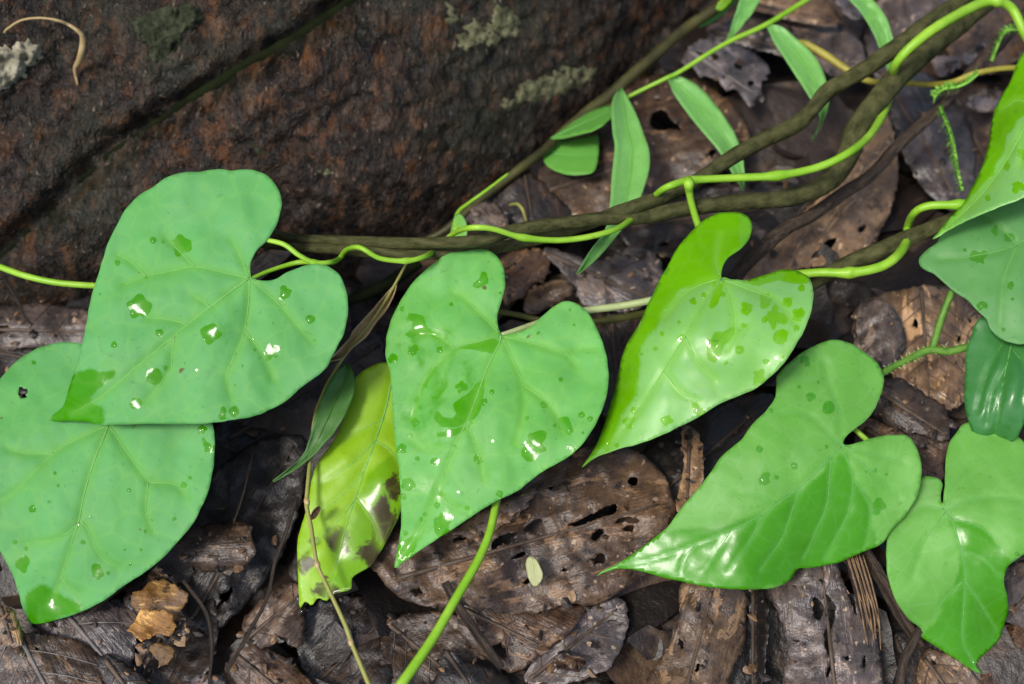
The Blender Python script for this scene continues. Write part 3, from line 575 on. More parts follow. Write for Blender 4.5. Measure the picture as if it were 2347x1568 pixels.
live_leaf('leaf', lv, [(-20, 895), (0, 868), (20, 845), (45, 822), (75, 803), (110, 790), (150, 784), (185, 788), (215, 805), (238, 840), (248, 890), (247, 965), (262, 935), (305, 892), (370, 880), (430, 900), (470, 935), (487, 972), (492, 1010), (490, 1060), (483, 1100), (475, 1132), (460, 1165), (445, 1195), (420, 1227), (395, 1255), (360, 1290), (320, 1320), (280, 1345), (240, 1375), (190, 1400), (150, 1414), (110, 1426), (72, 1429), (60, 1410), (50, 1385), (40, 1350), (30, 1320), (15, 1290), (0, 1262), (-22, 1225), (-45, 1150), (-52, 1050), (-42, 950)],
          [(249, 974, 34), (75, 1428, 12), (488, 1060, 33), (395, 1255, 25), (-40, 1050, 30), (110, 790, 32), (15, 1290, 20), (180, 1190, 28), (430, 900, 36), (190, 1400, 15)],
          [[(249, 974), (235, 1010), (219, 1048), (193, 1132), (182, 1189), (168, 1233), (145, 1307), (120, 1370)], [(249, 974), (180, 1005), (124, 1038), (50, 1112), (0, 1150)], [(250, 976), (286, 1028), (323, 1082), (345, 1110)], [(182, 1198), (150, 1225), (118, 1238), (60, 1246)], [(186, 1195), (202, 1212), (232, 1277), (270, 1300)], [(140, 1320), (155, 1345), (180, 1360)], [(340, 1105), (400, 1110), (430, 1140)], [(340, 1105), (335, 1170), (350, 1220)], [(124, 1038), (70, 1040), (20, 1030)]],
          M['wax'], M['vein'], (249, 974), wet=[(np.array(K(0, 2, [(160, 960), (190, 1150), (300, 1160), (480, 1090), (570, 1020), (420, 930), (270, 890)])), 70)] + wb + wb2, drops=db + db2,
          holes=[K(0, 1, [(130, 1080), (150, 1078), (160, 1092), (188, 1090), (190, 1120), (172, 1135), (185, 1152), (142, 1160), (122, 1130)])], petiole=[(250, 972, 33, 5), (290, 900, 32, 6), (360, 790, 32, 6), (430, 702, 34, 7)], ripple=.0012)

# right vine with leaf I
rv = thing('climbing_vine', 'green vine curving round the short brown stem, with a bright leaf at right edge', 'vine', at(2196, 468, .05))
tube('stem', [(2300, 440, 52, 9), (2250, 460, 55, 9), (2196, 469, 56, 9), (2128, 472, 54, 9), (2095, 488, 50, 9), (2080, 520, 40, 9), (2076, 555, 44, 10), (2052, 590, 50, 11), (2011, 614, 50, 11), (1944, 626, 48, 11), (1870, 625, 46, 10), (1780, 640, 40, 9), (1700, 690, 34, 8)], M['stem'], rv, lump=.1, nodes=((2196, 469), (1944, 626)))
wi, di = spots(2, 0, [(2280, 600, 24, .3), (2290, 760, 22), (2120, 1180, 30, .6), (2230, 1130, 26, .6), (2330, 1050, 34, .5), (2100, 1350, 22), (2300, 1270, 40, .5)])
live_leaf('leaf', rv, [(2400, 60), (2346, 118), (2330, 145), (2313, 188), (2290, 229), (2273, 269), (2266, 320), (2256, 363), (2240, 404), (2223, 434), (2209, 464), (2179, 494), (2162, 515), (2136, 548), (2165, 532), (2200, 512), (2240, 494), (2290, 474), (2346, 452), (2420, 400), (2470, 300), (2470, 180), (2440, 90)],
          [(2400, 60, 70), (2136, 548, 52), (2266, 320, 60), (2209, 464, 57), (2330, 300, 72), (2346, 452, 70), (2450, 250, 74), (2330, 150, 62), (2240, 490, 64)],
          [[(2420, 130), (2370, 240), (2310, 360), (2240, 455), (2160, 528)], [(2370, 240), (2346, 300), (2340, 380)], [(2370, 240), (2330, 230), (2300, 250)]],
          M['wax2'], M['vein'], (2420, 130), wet=[(np.array(K(2, 0, [(2380, 300), (2250, 480), (2150, 650), (2080, 850), (2060, 1050), (1900, 1350), (1700, 1620), (1800, 1560), (1950, 1400), (2080, 1240), (2180, 1080), (2230, 930), (2300, 820), (2400, 760)])), 45)] + wi, drops=di, ripple=.001)  # left margin painted greener where the leaf reflects less sky

# lobed-leaf vine: E, F, G
hv = thing('hairy_vine', 'hairy green vine with broad lobed leaves in the lower right', 'vine', at(2140, 800, .03))
st = tube('stem', [(1960, 905, 30, 7), (2020, 857, 32, 8), (2080, 824, 32, 8), (2130, 802, 33, 9), (2170, 806, 33, 9), (2215, 796, 34, 9), (2280, 780, 36, 9)], M['stemd'], hv, lump=.12)
tube('stem', [(2136, 800, 33, 8), (2142, 780, 35, 8), (2155, 735, 37, 8), (2172, 690, 40, 8), (2190, 655, 42, 8), (2230, 610, 46, 8)], M['stemd'], hv, lump=.12)
tube('stem', [(1900, 930, 28, 6), (1945, 972, 30, 6), (1985, 1008, 30, 6), (2040, 1060, 24, 6), (2110, 1110, 22, 6), (2160, 1162, 27, 6)], M['stem'], hv, lump=.05)
def hairs(o, pts, n):
    Q = crom(pts, 10); V = []; F = []; R = random.Random(5)
    for _ in range(n):
        q = Q[R.randrange(len(Q))]; p = at(q[0], q[1], q[2] / 1000); a = R.uniform(0, 6.28)
        d = Vector((math.cos(a), math.sin(a), R.uniform(-.2, .8))).normalized(); t = d.cross(Vector((0, 0, 1))).normalized() * .00013
        p0 = p + d * q[3] * MPP * .85; b = len(V); V += [tuple(p0 - t), tuple(p0 + t), tuple(p0 + d * R.uniform(.0008, .0018))]; F.append((b, b + 1, b + 2))
    tag(obj('hair', V, F, M['pale'], o), kind='stuff')
hairs(st, [(1960, 905, 30, 7), (2020, 857, 32, 8), (2080, 824, 32, 8), (2130, 802, 33, 9), (2215, 796, 34, 9)], 160)
we, de = spots(2, 1, [(1015, 1220, 40, .1), (890, 1150, 28, .4), (545, 1505, 24), (865, 905, 34, .5), (815, 1080, 14), (620, 1240, 20), (945, 1050, 10), (1000, 1490, 14)])
we2, de2 = spots(2, 2, [(1345, 350, 46, .5), (785, 70, 24), (580, 160, 36, .5), (660, 150, 14), (1330, 100, 20), (1270, 110, 12), (1510, 320, 12), (1410, 130, 10)])
glE = np.array([(1905, 1045), (1940, 1045), (1965, 1100), (2000, 1160), (2005, 1262), (1900, 1300), (1830, 1310), (1800, 1345), (1650, 1360), (1540, 1335), (1360, 1325), (1420, 1285), (1500, 1235), (1560, 1210), (1690, 1205), (1790, 1150), (1850, 1110), (1890, 1080)], float)
live_leaf('leaf', hv, [(1932, 1016), (1944, 994), (1987, 961), (2011, 923), (2023, 886), (2023, 856), (2004, 826), (1970, 799), (1937, 783), (1907, 779), (1873, 789), (1836, 809), (1799, 839), (1779, 863), (1779, 886), (1775, 913), (1759, 937), (1722, 974), (1698, 1008), (1654, 1045), (1631, 1078), (1600, 1119), (1557, 1169), (1528, 1208), (1490, 1240), (1450, 1270), (1410, 1294), (1388, 1305), (1366, 1320), (1392, 1310), (1420, 1303), (1455, 1306), (1500, 1318), (1540, 1328), (1600, 1341), (1651, 1349), (1711, 1351), (1759, 1349), (1789, 1342), (1812, 1327), (1829, 1304), (1853, 1302), (1910, 1292), (1944, 1280), (1977, 1265), (2021, 1245), (2044, 1213), (2081, 1172), (2102, 1135), (2112, 1088), (2108, 1051), (2102, 1031), (2085, 1003), (2055, 996), (2011, 1001), (1960, 1016), (1938, 1020)],
          [(1925, 1030, 38), (1368, 1318, 14), (1907, 779, 42), (2110, 1088, 36), (1700, 1345, 25), (1600, 1119, 32), (1779, 863, 40), (1760, 1170, 33), (1674, 1216, 30), (1600, 1335, 21), (1830, 1300, 21), (1910, 1288, 20), (2021, 1245, 24), (1520, 1280, 21), (2000, 870, 38)],
          [[(1928, 1024), (1905, 1046), (1876, 1075), (1816, 1129), (1745, 1179), (1674, 1216), (1590, 1250), (1500, 1280), (1420, 1297)], [(1905, 1050), (1900, 1100), (1893, 1162), (1859, 1240), (1840, 1280)], [(1930, 1028), (1954, 1098), (1944, 1172), (1910, 1243), (1890, 1280)], [(1957, 1102), (1991, 1156), (1991, 1213), (1981, 1258)], [(1836, 1112), (1815, 1170), (1792, 1233), (1742, 1307)], [(1745, 1182), (1725, 1225), (1701, 1262), (1668, 1310)], [(1674, 1218), (1640, 1270), (1610, 1310)], [(1925, 1022), (1870, 964), (1830, 945), (1790, 950)], [(1779, 1152), (1740, 1135), (1690, 1128)], [(1935, 1025), (2000, 1040), (2070, 1060)], [(1940, 1035), (2010, 1090), (2060, 1140)], [(1928, 1015), (1925, 950), (1900, 880), (1890, 830)], [(1590, 1252), (1570, 1275), (1560, 1310)]],
          M['lobed'], M['veind'], (1928, 1024), wet=[(glE, 70), (np.array([(1900, 1030), (1860, 930), (1900, 830), (1980, 860), (1960, 960)], float), 70, .3), (np.array([(1880, 1050), (1760, 1150), (1680, 1130), (1800, 1000)], float), 70, .3)] + we + we2, drops=de + de2, ripple=.0009, quilt=.00012, sink=.0003, vr=1.5, vw=4.)
wf, df = spots(2, 2, [(1910, 1170, 14), (1300, 1, 4), (2300, 670, 16), (2225, 815, 14), (2015, 1415, 22)])
live_leaf('leaf', hv, [(2158, 1160), (2155, 1139), (2159, 1112), (2152, 1098), (2135, 1092), (2112, 1095), (2080, 1130), (2050, 1185), (2033, 1235), (2031, 1293), (2038, 1337), (2055, 1381), (2081, 1418), (2112, 1442), (2108, 1457), (2145, 1482), (2196, 1515), (2229, 1536), (2252, 1545), (2236, 1522), (2256, 1499), (2287, 1468), (2300, 1435), (2310, 1398), (2307, 1364), (2300, 1330), (2310, 1297), (2337, 1277), (2375, 1245), (2400, 1180), (2395, 1110), (2375, 1050), (2346, 1012), (2300, 978), (2250, 962), (2209, 972), (2196, 984), (2176, 1014), (2167, 1045), (2165, 1090), (2162, 1140)],
          [(2160, 1165, 28), (2252, 1545, 4), (2050, 1200, 24), (2055, 1381, 18), (2310, 1380, 18), (2395, 1110, 32), (2250, 970, 30), (2206, 1300, 24), (2112, 1450, 10), (2290, 1460, 8), (2330, 1260, 29), (2206, 1450, 13)],
          [[(2160, 1165), (2186, 1203), (2206, 1280), (2211, 1324), (2209, 1381), (2206, 1465), (2235, 1528)], [(2163, 1160), (2196, 1095), (2226, 1055)], [(2168, 1172), (2213, 1149), (2285, 1140), (2346, 1150)], [(2179, 1188), (2246, 1208), (2297, 1250)], [(2165, 1175), (2120, 1240), (2090, 1320)], [(2209, 1330), (2165, 1370), (2140, 1420)], [(2211, 1330), (2250, 1390), (2280, 1440)], [(2200, 1260), (2250, 1280), (2290, 1320)], [(2158, 1168), (2120, 1160), (2080, 1180)]],
          M['lobed'], M['veind'], (2160, 1165), wet=[(np.array([(2180, 1180), (2240, 1200), (2310, 1280), (2300, 1330), (2320, 1400), (2290, 1480), (2240, 1530), (2262, 1550), (2090, 1470), (2140, 1430), (2155, 1380), (2190, 1330), (2200, 1290)], float), 60)] + wf, drops=df, ripple=.0009, quilt=.00012, sink=.0003, vr=1.5, vw=4.)
wg, dg = spots(2, 1, [(2045, 195, 46, .7), (2250, 60, 34, .4), (2255, 390, 26, .4), (2065, 525, 32, .6), (2205, 690, 16), (1940, 150, 14), (2265, 485, 14), (2150, 20, 30, .5)])
live_leaf('leaf', hv, [(2106, 592), (2112, 614), (2139, 627), (2162, 648), (2186, 668), (2216, 688), (2240, 712), (2260, 732), (2270, 755), (2297, 779), (2346, 788), (2420, 762), (2460, 660), (2440, 540), (2390, 460), (2346, 430), (2280, 445), (2220, 475), (2180, 508), (2159, 530), (2147, 555), (2124, 573)],
          [(2106, 592, 44), (2240, 712, 46), (2297, 779, 45), (2420, 762, 50), (2440, 540, 54), (2280, 445, 52), (2160, 530, 48), (2290, 610, 50)],
          [[(2400, 500), (2330, 560), (2240, 585), (2150, 595)], [(2330, 560), (2300, 640), (2290, 740)], [(2330, 560), (2290, 520), (2250, 490)], [(2370, 530), (2370, 620), (2390, 720)]],
          M['flat'], M['veind'], (2400, 500), wet=wg, drops=dg, ripple=.001, vr=2)

gl = thing('glossy_leaf_plant', 'dark glossy oval leaf hanging at the right edge under the lobed leaf', 'leaf', at(2300, 730, .03))
wh, dh = spots(2, 1, [(2215, 1425, 18), (2080, 1440, 24, .5), (2240, 1360, 12)])
live_leaf('leaf', gl, [(2243, 732), (2226, 765), (2213, 809), (2212, 843), (2210, 876), (2209, 920), (2216, 957), (2230, 994), (2250, 1016), (2273, 1023), (2303, 1019), (2327, 1007), (2342, 980), (2375, 900), (2395, 820), (2375, 750), (2300, 715)],
          [(2243, 732, 38), (2210, 876, 33), (2273, 1023, 26), (2342, 980, 36), (2395, 820, 42), (2290, 870, 40), (2320, 900, 42), (2260, 990, 32)],
          [[(2330, 730), (2310, 820), (2290, 920), (2276, 1010)], [(2300, 780), (2260, 860), (2240, 940)], [(2320, 800), (2350, 850), (2340, 920)], [(2310, 830), (2275, 900), (2260, 970)]],
          M['gloss'], M['veind'], (2330, 730), wet=wh, drops=dh, ripple=.0012, quilt=.0009, sink=.0009, vr=1.5)
tube('petiole', [(2330, 730, 40, 6), (2360, 680, 38, 6), (2400, 640, 34, 6)], M['stemd'], gl)

# lone stem at the bottom, small shoot on the root
tag(tube('vine_shoot', [(1150, 1090, 30, 9), (1137, 1150, 31, 9), (1122, 1220, 32, 9.5), (1095, 1285, 33, 10), (1047, 1368, 34, 10.5), (1000, 1450, 35, 11), (962, 1508, 36, 11.5), (915, 1575, 37, 12), (860, 1650, 35, 12), (800, 1750, 26, 12), (730, 1880, 8, 12), (690, 1960, -8, 11)], M['stem'], lump=.02), 'smooth light green stem running from under the middle leaf to the bottom edge', 'vine')
sh = thing('shoot', 'tiny green shoot with one bud-like leaf beside the olive root', 'shoot', at(1046, 490, .02))
tube('stem', [(1165, 398, 26, 3), (1110, 440, 26, 4), (1075, 465, 25, 4), (1048, 490, 25, 5), (1044, 530, 26, 6)], M['stem'], sh)
live_leaf('leaf', sh, [(1046, 489), (1058, 494), (1067, 510), (1069, 530), (1062, 560), (1040, 575), (1028, 570), (1032, 535), (1038, 505)], [(1046, 489, 27), (1067, 520, 29), (1032, 540, 25), (1045, 575, 26)], [[(1047, 492), (1050, 530), (1045, 570)]], M['wax2'], M['vein'], (1046, 489), step=6)

# ------------------------------------------------------------------ brown woody vines
def wv(label, pts, mat, lump=.12):
    t = tube('woody_vine', [(*p[:3], p[3] * 1.12) for p in pts], mat, sides=12, sub=10, lump=lump); tag(t, label, 'woody vine')
wv('upper of the two thick brown woody vines twisted together, coming from the top right', [(2290, -60, 48, 15), (2230, -20, 48, 15), (2179, 18, 48, 15), (2120, 58, 48, 16), (2061, 103, 47, 17), (1994, 150, 46, 17), (1945, 180, 45, 16), (1893, 212, 43, 16), (1855, 258, 42, 15), (1820, 288, 42, 17), (1742, 325, 42, 16), (1674, 363, 43, 15), (1610, 405, 44, 15), (1545, 440, 47, 15), (1470, 468, 50, 15), (1380, 500, 49, 14), (1290, 532, 46, 13), (1180, 560, 46, 13), (1080, 575, 48, 13), (980, 582, 50, 13), (880, 580, 50, 12), (780, 572, 48, 11), (680, 566, 45, 10), (600, 560, 42, 8)], M['wood'])
wv('lower thicker brown woody vine looping below the bright green vine toward the left leaf', [(2300, -20, 40, 15), (2240, 25, 40, 16), (2190, 66, 42, 18), (2129, 112, 44, 20), (2061, 172, 45, 22), (2005, 238, 44, 22), (1965, 295, 43, 22), (1938, 365, 41, 21), (1905, 410, 40, 20), (1855, 440, 40, 19), (1792, 456, 41, 18), (1691, 464, 43, 17), (1557, 480, 47, 16), (1470, 498, 47, 15), (1380, 502, 51, 14), (1290, 512, 54, 14), (1180, 528, 56, 14), (1090, 552, 57, 13), (980, 557, 55, 12), (880, 556, 52, 12), (780, 552, 49, 11), (690, 548, 46, 10), (620, 535, 42, 8)], M['wood'])
wv('thin dark brown woody vine running diagonally behind the folded leaf', [(2370, 10, 36, 11), (2324, 62, 36, 12), (2263, 126, 35, 13), (2196, 202, 33, 12), (2129, 270, 31, 11), (2061, 330, 29, 11), (1994, 402, 28, 12), (1927, 447, 28, 13), (1860, 494, 30, 14), (1799, 524, 31, 14), (1745, 572, 31, 15), (1705, 612, 31, 15), (1660, 670, 28, 14), (1600, 740, 22, 12)], M['woodd'], .16)
wv('short brown woody vine behind the green vine, pointing to the right leaf', [(2290, 455, 48, 13), (2200, 495, 46, 14), (2111, 534, 44, 16), (2027, 570, 42, 17), (1927, 613, 39, 16), (1859, 652, 37, 14), (1800, 690, 32, 12)], M['wood'])
tag(tube('olive_twig', [(1080, 705, 18, 6), (1147, 716, 20, 7), (1190, 723, 20, 7), (1240, 735, 20, 7), (1300, 742, 20, 7), (1369, 737, 21, 8), (1460, 722, 22, 8), (1540, 705, 20, 8)], M['olive'], lump=.15), 'olive twig passing behind the notch of the middle heart leaf', 'twig')
tag(tube('yellow_twig', [(1803, 112, 26, 2), (1812, 106, 27, 6), (1830, 100, 28, 8), (1850, 103, 28, 8), (1893, 128, 28, 9), (1944, 163, 28, 8), (1994, 187, 28, 7), (2061, 190, 27, 7), (2129, 194, 28, 6), (2180, 190, 38, 7), (2230, 170, 42, 7), (2290, 158, 44, 6), (2360, 155, 44, 6)], M['yellow'], lump=.12), 'yellow twig with a blunt tip passing under both thick brown vines', 'twig')

# ------------------------------------------------------------------ grasses
def blade(parent, left, right, zs, mat=None, name='blade', label=None, fold=.0012, veins=True):
    """edges run from base to tip; zs heights along the length (mm)"""
    n = 26; L = crom(left, 8); R_ = crom(right, 8)
    L = resample(L, 1e9) if False else np.stack([np.interp(np.linspace(0, 1, n), np.linspace(0, 1, len(L)), L[:, i]) for i in range(2)], 1)
    R_ = np.stack([np.interp(np.linspace(0, 1, n), np.linspace(0, 1, len(R_)), R_[:, i]) for i in range(2)], 1)
    Z = np.interp(np.linspace(0, 1, n), np.linspace(0, 1, len(zs)), zs) / 1000; m = 9; V = []; U = []; F = []; vv = []
    for i in range(n):
        for j in range(m):
            t = j / (m - 1); p = L[i] * (1 - t) + R_[i] * t
            z = Z[i] - fold * (1 - abs(2 * t - 1)) + .0004 * math.cos(t * 38) * .3 + .001 * nz(i * .3, t * 2, p[0])
            V.append(tuple(at(p[0], p[1], z))); U.append((i * .006, t * .02)); vv.append(1. if j == m // 2 else .25 * (j % 2))
    for i in range(n - 1):
        for j in range(m - 1): q = i * m + j; F.append((q, q + 1, q + m + 1, q + m))
    V = np.array(V); F = np.array(F); nn = np.cross(V[F[:, 1]] - V[F[:, 0]], V[F[:, 2]] - V[F[:, 0]])
    if nn[:, 2].sum() < 0: F = F[:, ::-1]
    o = obj(name, V, F.tolist(), mat or M['grass'], parent, origin=V[m // 2], attrs={'wet': [0.] * len(V), 'vein': vv}, uv=U, thick=.00025)
    if label: o['label'] = label
    mr = [V[i * m + m // 2] + np.array((0, 0, .00012)) for i in range(n)]
    a, f = tube_mesh(mr, [.00028 * (1 - i / n * .8) for i in range(n)], 5); obj('midrib', a, f, mat or M['grass'], o, origin=mr[0])
    return o
gp = thing('grass_plant', 'thin bright grass stem with narrow green blades between the tree base and brown vines', 'grass', at(1446, 218, .02))
tube('stem', [(1400, 245, 14, 4), (1446, 219, 20, 4.5), (1530, 178, 26, 5), (1557, 165, 28, 5), (1661, 101, 31, 5.5), (1755, 57, 33, 6), (1849, 0, 34, 6), (1930, -50, 34, 6)], M['stem'], gp, lump=.05)
blade(gp, [(1532, 180), (1545, 215), (1575, 258), (1607, 298), (1641, 338), (1661, 367), (1680, 400), (1694, 422), (1703, 437)], [(1540, 176), (1570, 180), (1605, 202), (1638, 238), (1663, 272), (1686, 312), (1697, 345), (1705, 385), (1704, 437)], [26, 26, 25, 24, 23, 22, 20])
blade(gp, [(1757, 60), (1772, 94), (1799, 135), (1826, 178), (1853, 219), (1876, 259), (1878, 285), (1858, 325)], [(1762, 57), (1790, 62), (1819, 84), (1859, 121), (1883, 158), (1895, 195), (1900, 236), (1884, 280), (1859, 325)], [33, 33, 32, 32, 31, 30, 26])
blade(gp, [(1665, 95), (1675, 65), (1686, 30), (1700, -15), (1715, -60)], [(1668, 92), (1690, 72), (1712, 45), (1735, 12), (1755, -30), (1716, -60)], [31, 32, 33, 33])
blade(gp, [(1900, -60), (1943, -5), (1974, 30), (1997, 67), (2012, 101), (2022, 130), (2036, 165)], [(1960, -60), (1997, -5), (2028, 37), (2041, 74), (2048, 105), (2046, 140), (2037, 165)], [34, 34, 33, 30, 26])
gb = thing('broad_grass', 'broad pale green grass blade hanging down behind the brown vines', 'grass', at(1420, 205, .02))
blade(gb, [(1419, 203), (1402, 235), (1404, 303), (1409, 336), (1402, 404), (1398, 468), (1386, 530), (1352, 577), (1328, 617), (1322, 628)], [(1425, 203), (1453, 252), (1473, 303), (1487, 346), (1487, 387), (1473, 437), (1455, 480), (1423, 527), (1369, 590), (1324, 628)], [24, 30, 32, 32, 32, 30, 28, 26], fold=.002)
for nm, lab, ol, ctrl, v, mt in (
    ('green_leaf', 'small wet shiny green leaf poking from under the edge of the tree base', [(1262, 318), (1298, 286), (1335, 262), (1372, 246), (1402, 242), (1406, 258), (1400, 270), (1366, 296), (1318, 310)], [(1262, 318, 16), (1402, 242, 20), (1335, 262, 15), (1318, 310, 24)], [[(1262, 317), (1330, 285), (1402, 252)]], 'lobed'),
    ('green_leaf', 'small flat green leaf below the shiny one by the tree base', [(1241, 340), (1244, 360), (1251, 377), (1268, 390), (1302, 400), (1335, 400), (1359, 394), (1369, 370), (1371, 313), (1352, 311), (1285, 321)], [(1241, 345, 10), (1302, 400, 15), (1369, 360, 16), (1352, 313, 12)], [[(1242, 345), (1300, 355), (1368, 355)]], 'lobed'),
    ('green_leaf', 'pale green leaf tip at the top edge beside the tree base', K(2, 0, [(130, 190), (170, 130), (230, 80), (300, 10), (380, -60), (400, -10), (340, 60), (260, 130), (190, 170)]), [(1600, 62, 16), (1640, 20, 18), (1690, -10, 20), (1660, 30, 17)], [[(1602, 62), (1640, 30), (1684, -12)]], 'wax')):
    t = thing(nm, lab, 'leaf', at(ol[0][0], ol[0][1], .012))
    live_leaf('leaf_blade', t, ol, ctrl, v, M[mt], M['veind'], ol[0], step=7, vr=2)
t = thing('seed_pod', 'small yellow green pod at the top edge beside the olive root', 'pod', at(1660, 15, .03))
live_leaf('pod_shell', t, K(2, 0, [(250, 60), (270, 20), (320, -30), (370, -20), (350, 20), (310, 60), (270, 70)]), [(1641, 20, 30), (1665, -8, 33), (1680, -5, 30), (1655, 20, 31)], [[(1643, 20), (1674, -6)]], M['dying'], M['vein'], (1641, 20), step=5)

# dry grass stalk and the dark blade
ds = thing('dry_grass_stalk', 'straw coloured dry grass stalk with a withered blade left of the middle leaf', 'grass stalk', at(845, 1568, .03))
tube('stem', [(945, 585, 40, 2.5), (930, 606, 40, 3), (905, 652, 39, 3.5), (860, 725, 36, 3.5), (800, 800, 32, 3.5), (757, 868, 28, 4), (735, 915, 27, 4), (720, 962, 27, 4), (711, 1050, 26, 4.5), (703, 1140, 26, 5), (704, 1168, 26, 5), (713, 1210, 26, 4.5), (726, 1290, 26, 4.5), (748, 1340, 26, 4.5), (790, 1430, 26, 5), (808, 1480, 26, 5), (850, 1580, 26, 5.5), (880, 1650, 22, 5.5), (920, 1750, 10, 5.5), (950, 1820, -6, 5)], M['strawg'], ds, lump=.1)
for x, y in ((703, 1150), (727, 1294), (804, 1472)): tube('node', [(x - 1, y - 8, 26, 5), (x, y, 26, 7), (x + 2, y + 8, 26, 5)], M['straw'], ds)
blade(ds, K(1, 1, [(378, 380), (330, 430), (250, 520), (160, 620), (90, 695), (70, 740), (20, 800), (-50, 870), (-80, 900)]), K(1, 1, [(380, 385), (355, 470), (300, 570), (240, 640), (180, 730), (120, 780), (70, 820), (20, 880), (-70, 905)]), [39, 38, 36, 34, 33], M['straw'], 'withered_blade', fold=.003)
blade(ds, [(795, 834), (778, 845), (757, 870), (737, 910), (720, 960), (710, 1005), (695, 1040), (665, 1072), (625, 1103)], [(799, 836), (812, 862), (810, 900), (795, 942), (770, 985), (740, 1022), (710, 1050), (672, 1078), (626, 1104)], [30, 31, 31, 30, 28, 26], M['blade'], label='dark green blade', fold=.001)
blade(ds, [(712, 1186), (716, 1174), (724, 1165), (732, 1161)], [(714, 1190), (722, 1186), (729, 1176), (733, 1162)], [27, 28, 29], M['red'], 'bract')

# ------------------------------------------------------------------ moss sprigs
def sprig(label, pts, n, size, seed):
    t = thing('moss_sprig', label, 'moss', at(pts[0][0], pts[0][1], pts[0][2] / 1000)); R = random.Random(seed)
    tube('stem', [(*p[:3], 3.5) for p in pts], M['moss'], t)
    Q = crom(pts, 12); V = []; F = []
    for k in range(n):
        q = Q[int(k / n * (len(Q) - 1))]; q2 = Q[min(len(Q) - 1, int(k / n * (len(Q) - 1)) + 1)]
        p = at(q[0], q[1], q[2] / 1000); ax = (at(q2[0], q2[1], q2[2] / 1000) - p).normalized()
        a = R.uniform(0, 6.28); side = ax.cross(Vector((math.cos(a), math.sin(a), .4))).normalized()
        d = (side + ax * R.uniform(-.3, .5) + Vector((0, 0, .25))).normalized(); l = size * R.uniform(.7, 1.2); t_ = d.cross(ax).normalized() * l * .12
        b = len(V); V += [tuple(p - t_), tuple(p + d * l * .5 - t_ * .8 + Vector((0, 0, .0003))), tuple(p + d * l), tuple(p + d * l * .5 + t_ * .8), tuple(p + t_)]; F += [(b, b + 1, b + 3, b + 4), (b + 1, b + 2, b + 3)]
    tag(obj('foliage', V, F, M['moss'], t), kind='stuff')
sprig('green feathery moss sprig hanging from the thin dark vine', [(2155, 245, 38), (2163, 268, 37), (2178, 303, 36), (2188, 350, 35), (2194, 390, 34), (2206, 437, 32)], 280, .0027, 1)
sprig('moss sprig clinging where the twig crosses the thin dark vine', [(2240, 170, 46), (2215, 190, 46), (2190, 200, 45), (2160, 205, 42), (2140, 225, 38)], 170, .0026, 2)
sprig('moss sprig on the thin dark vine near the top right corner', [(2350, 75, 46), (2325, 68, 47), (2300, 75, 44), (2285, 105, 42), (2272, 140, 40)], 170, .0026, 3)

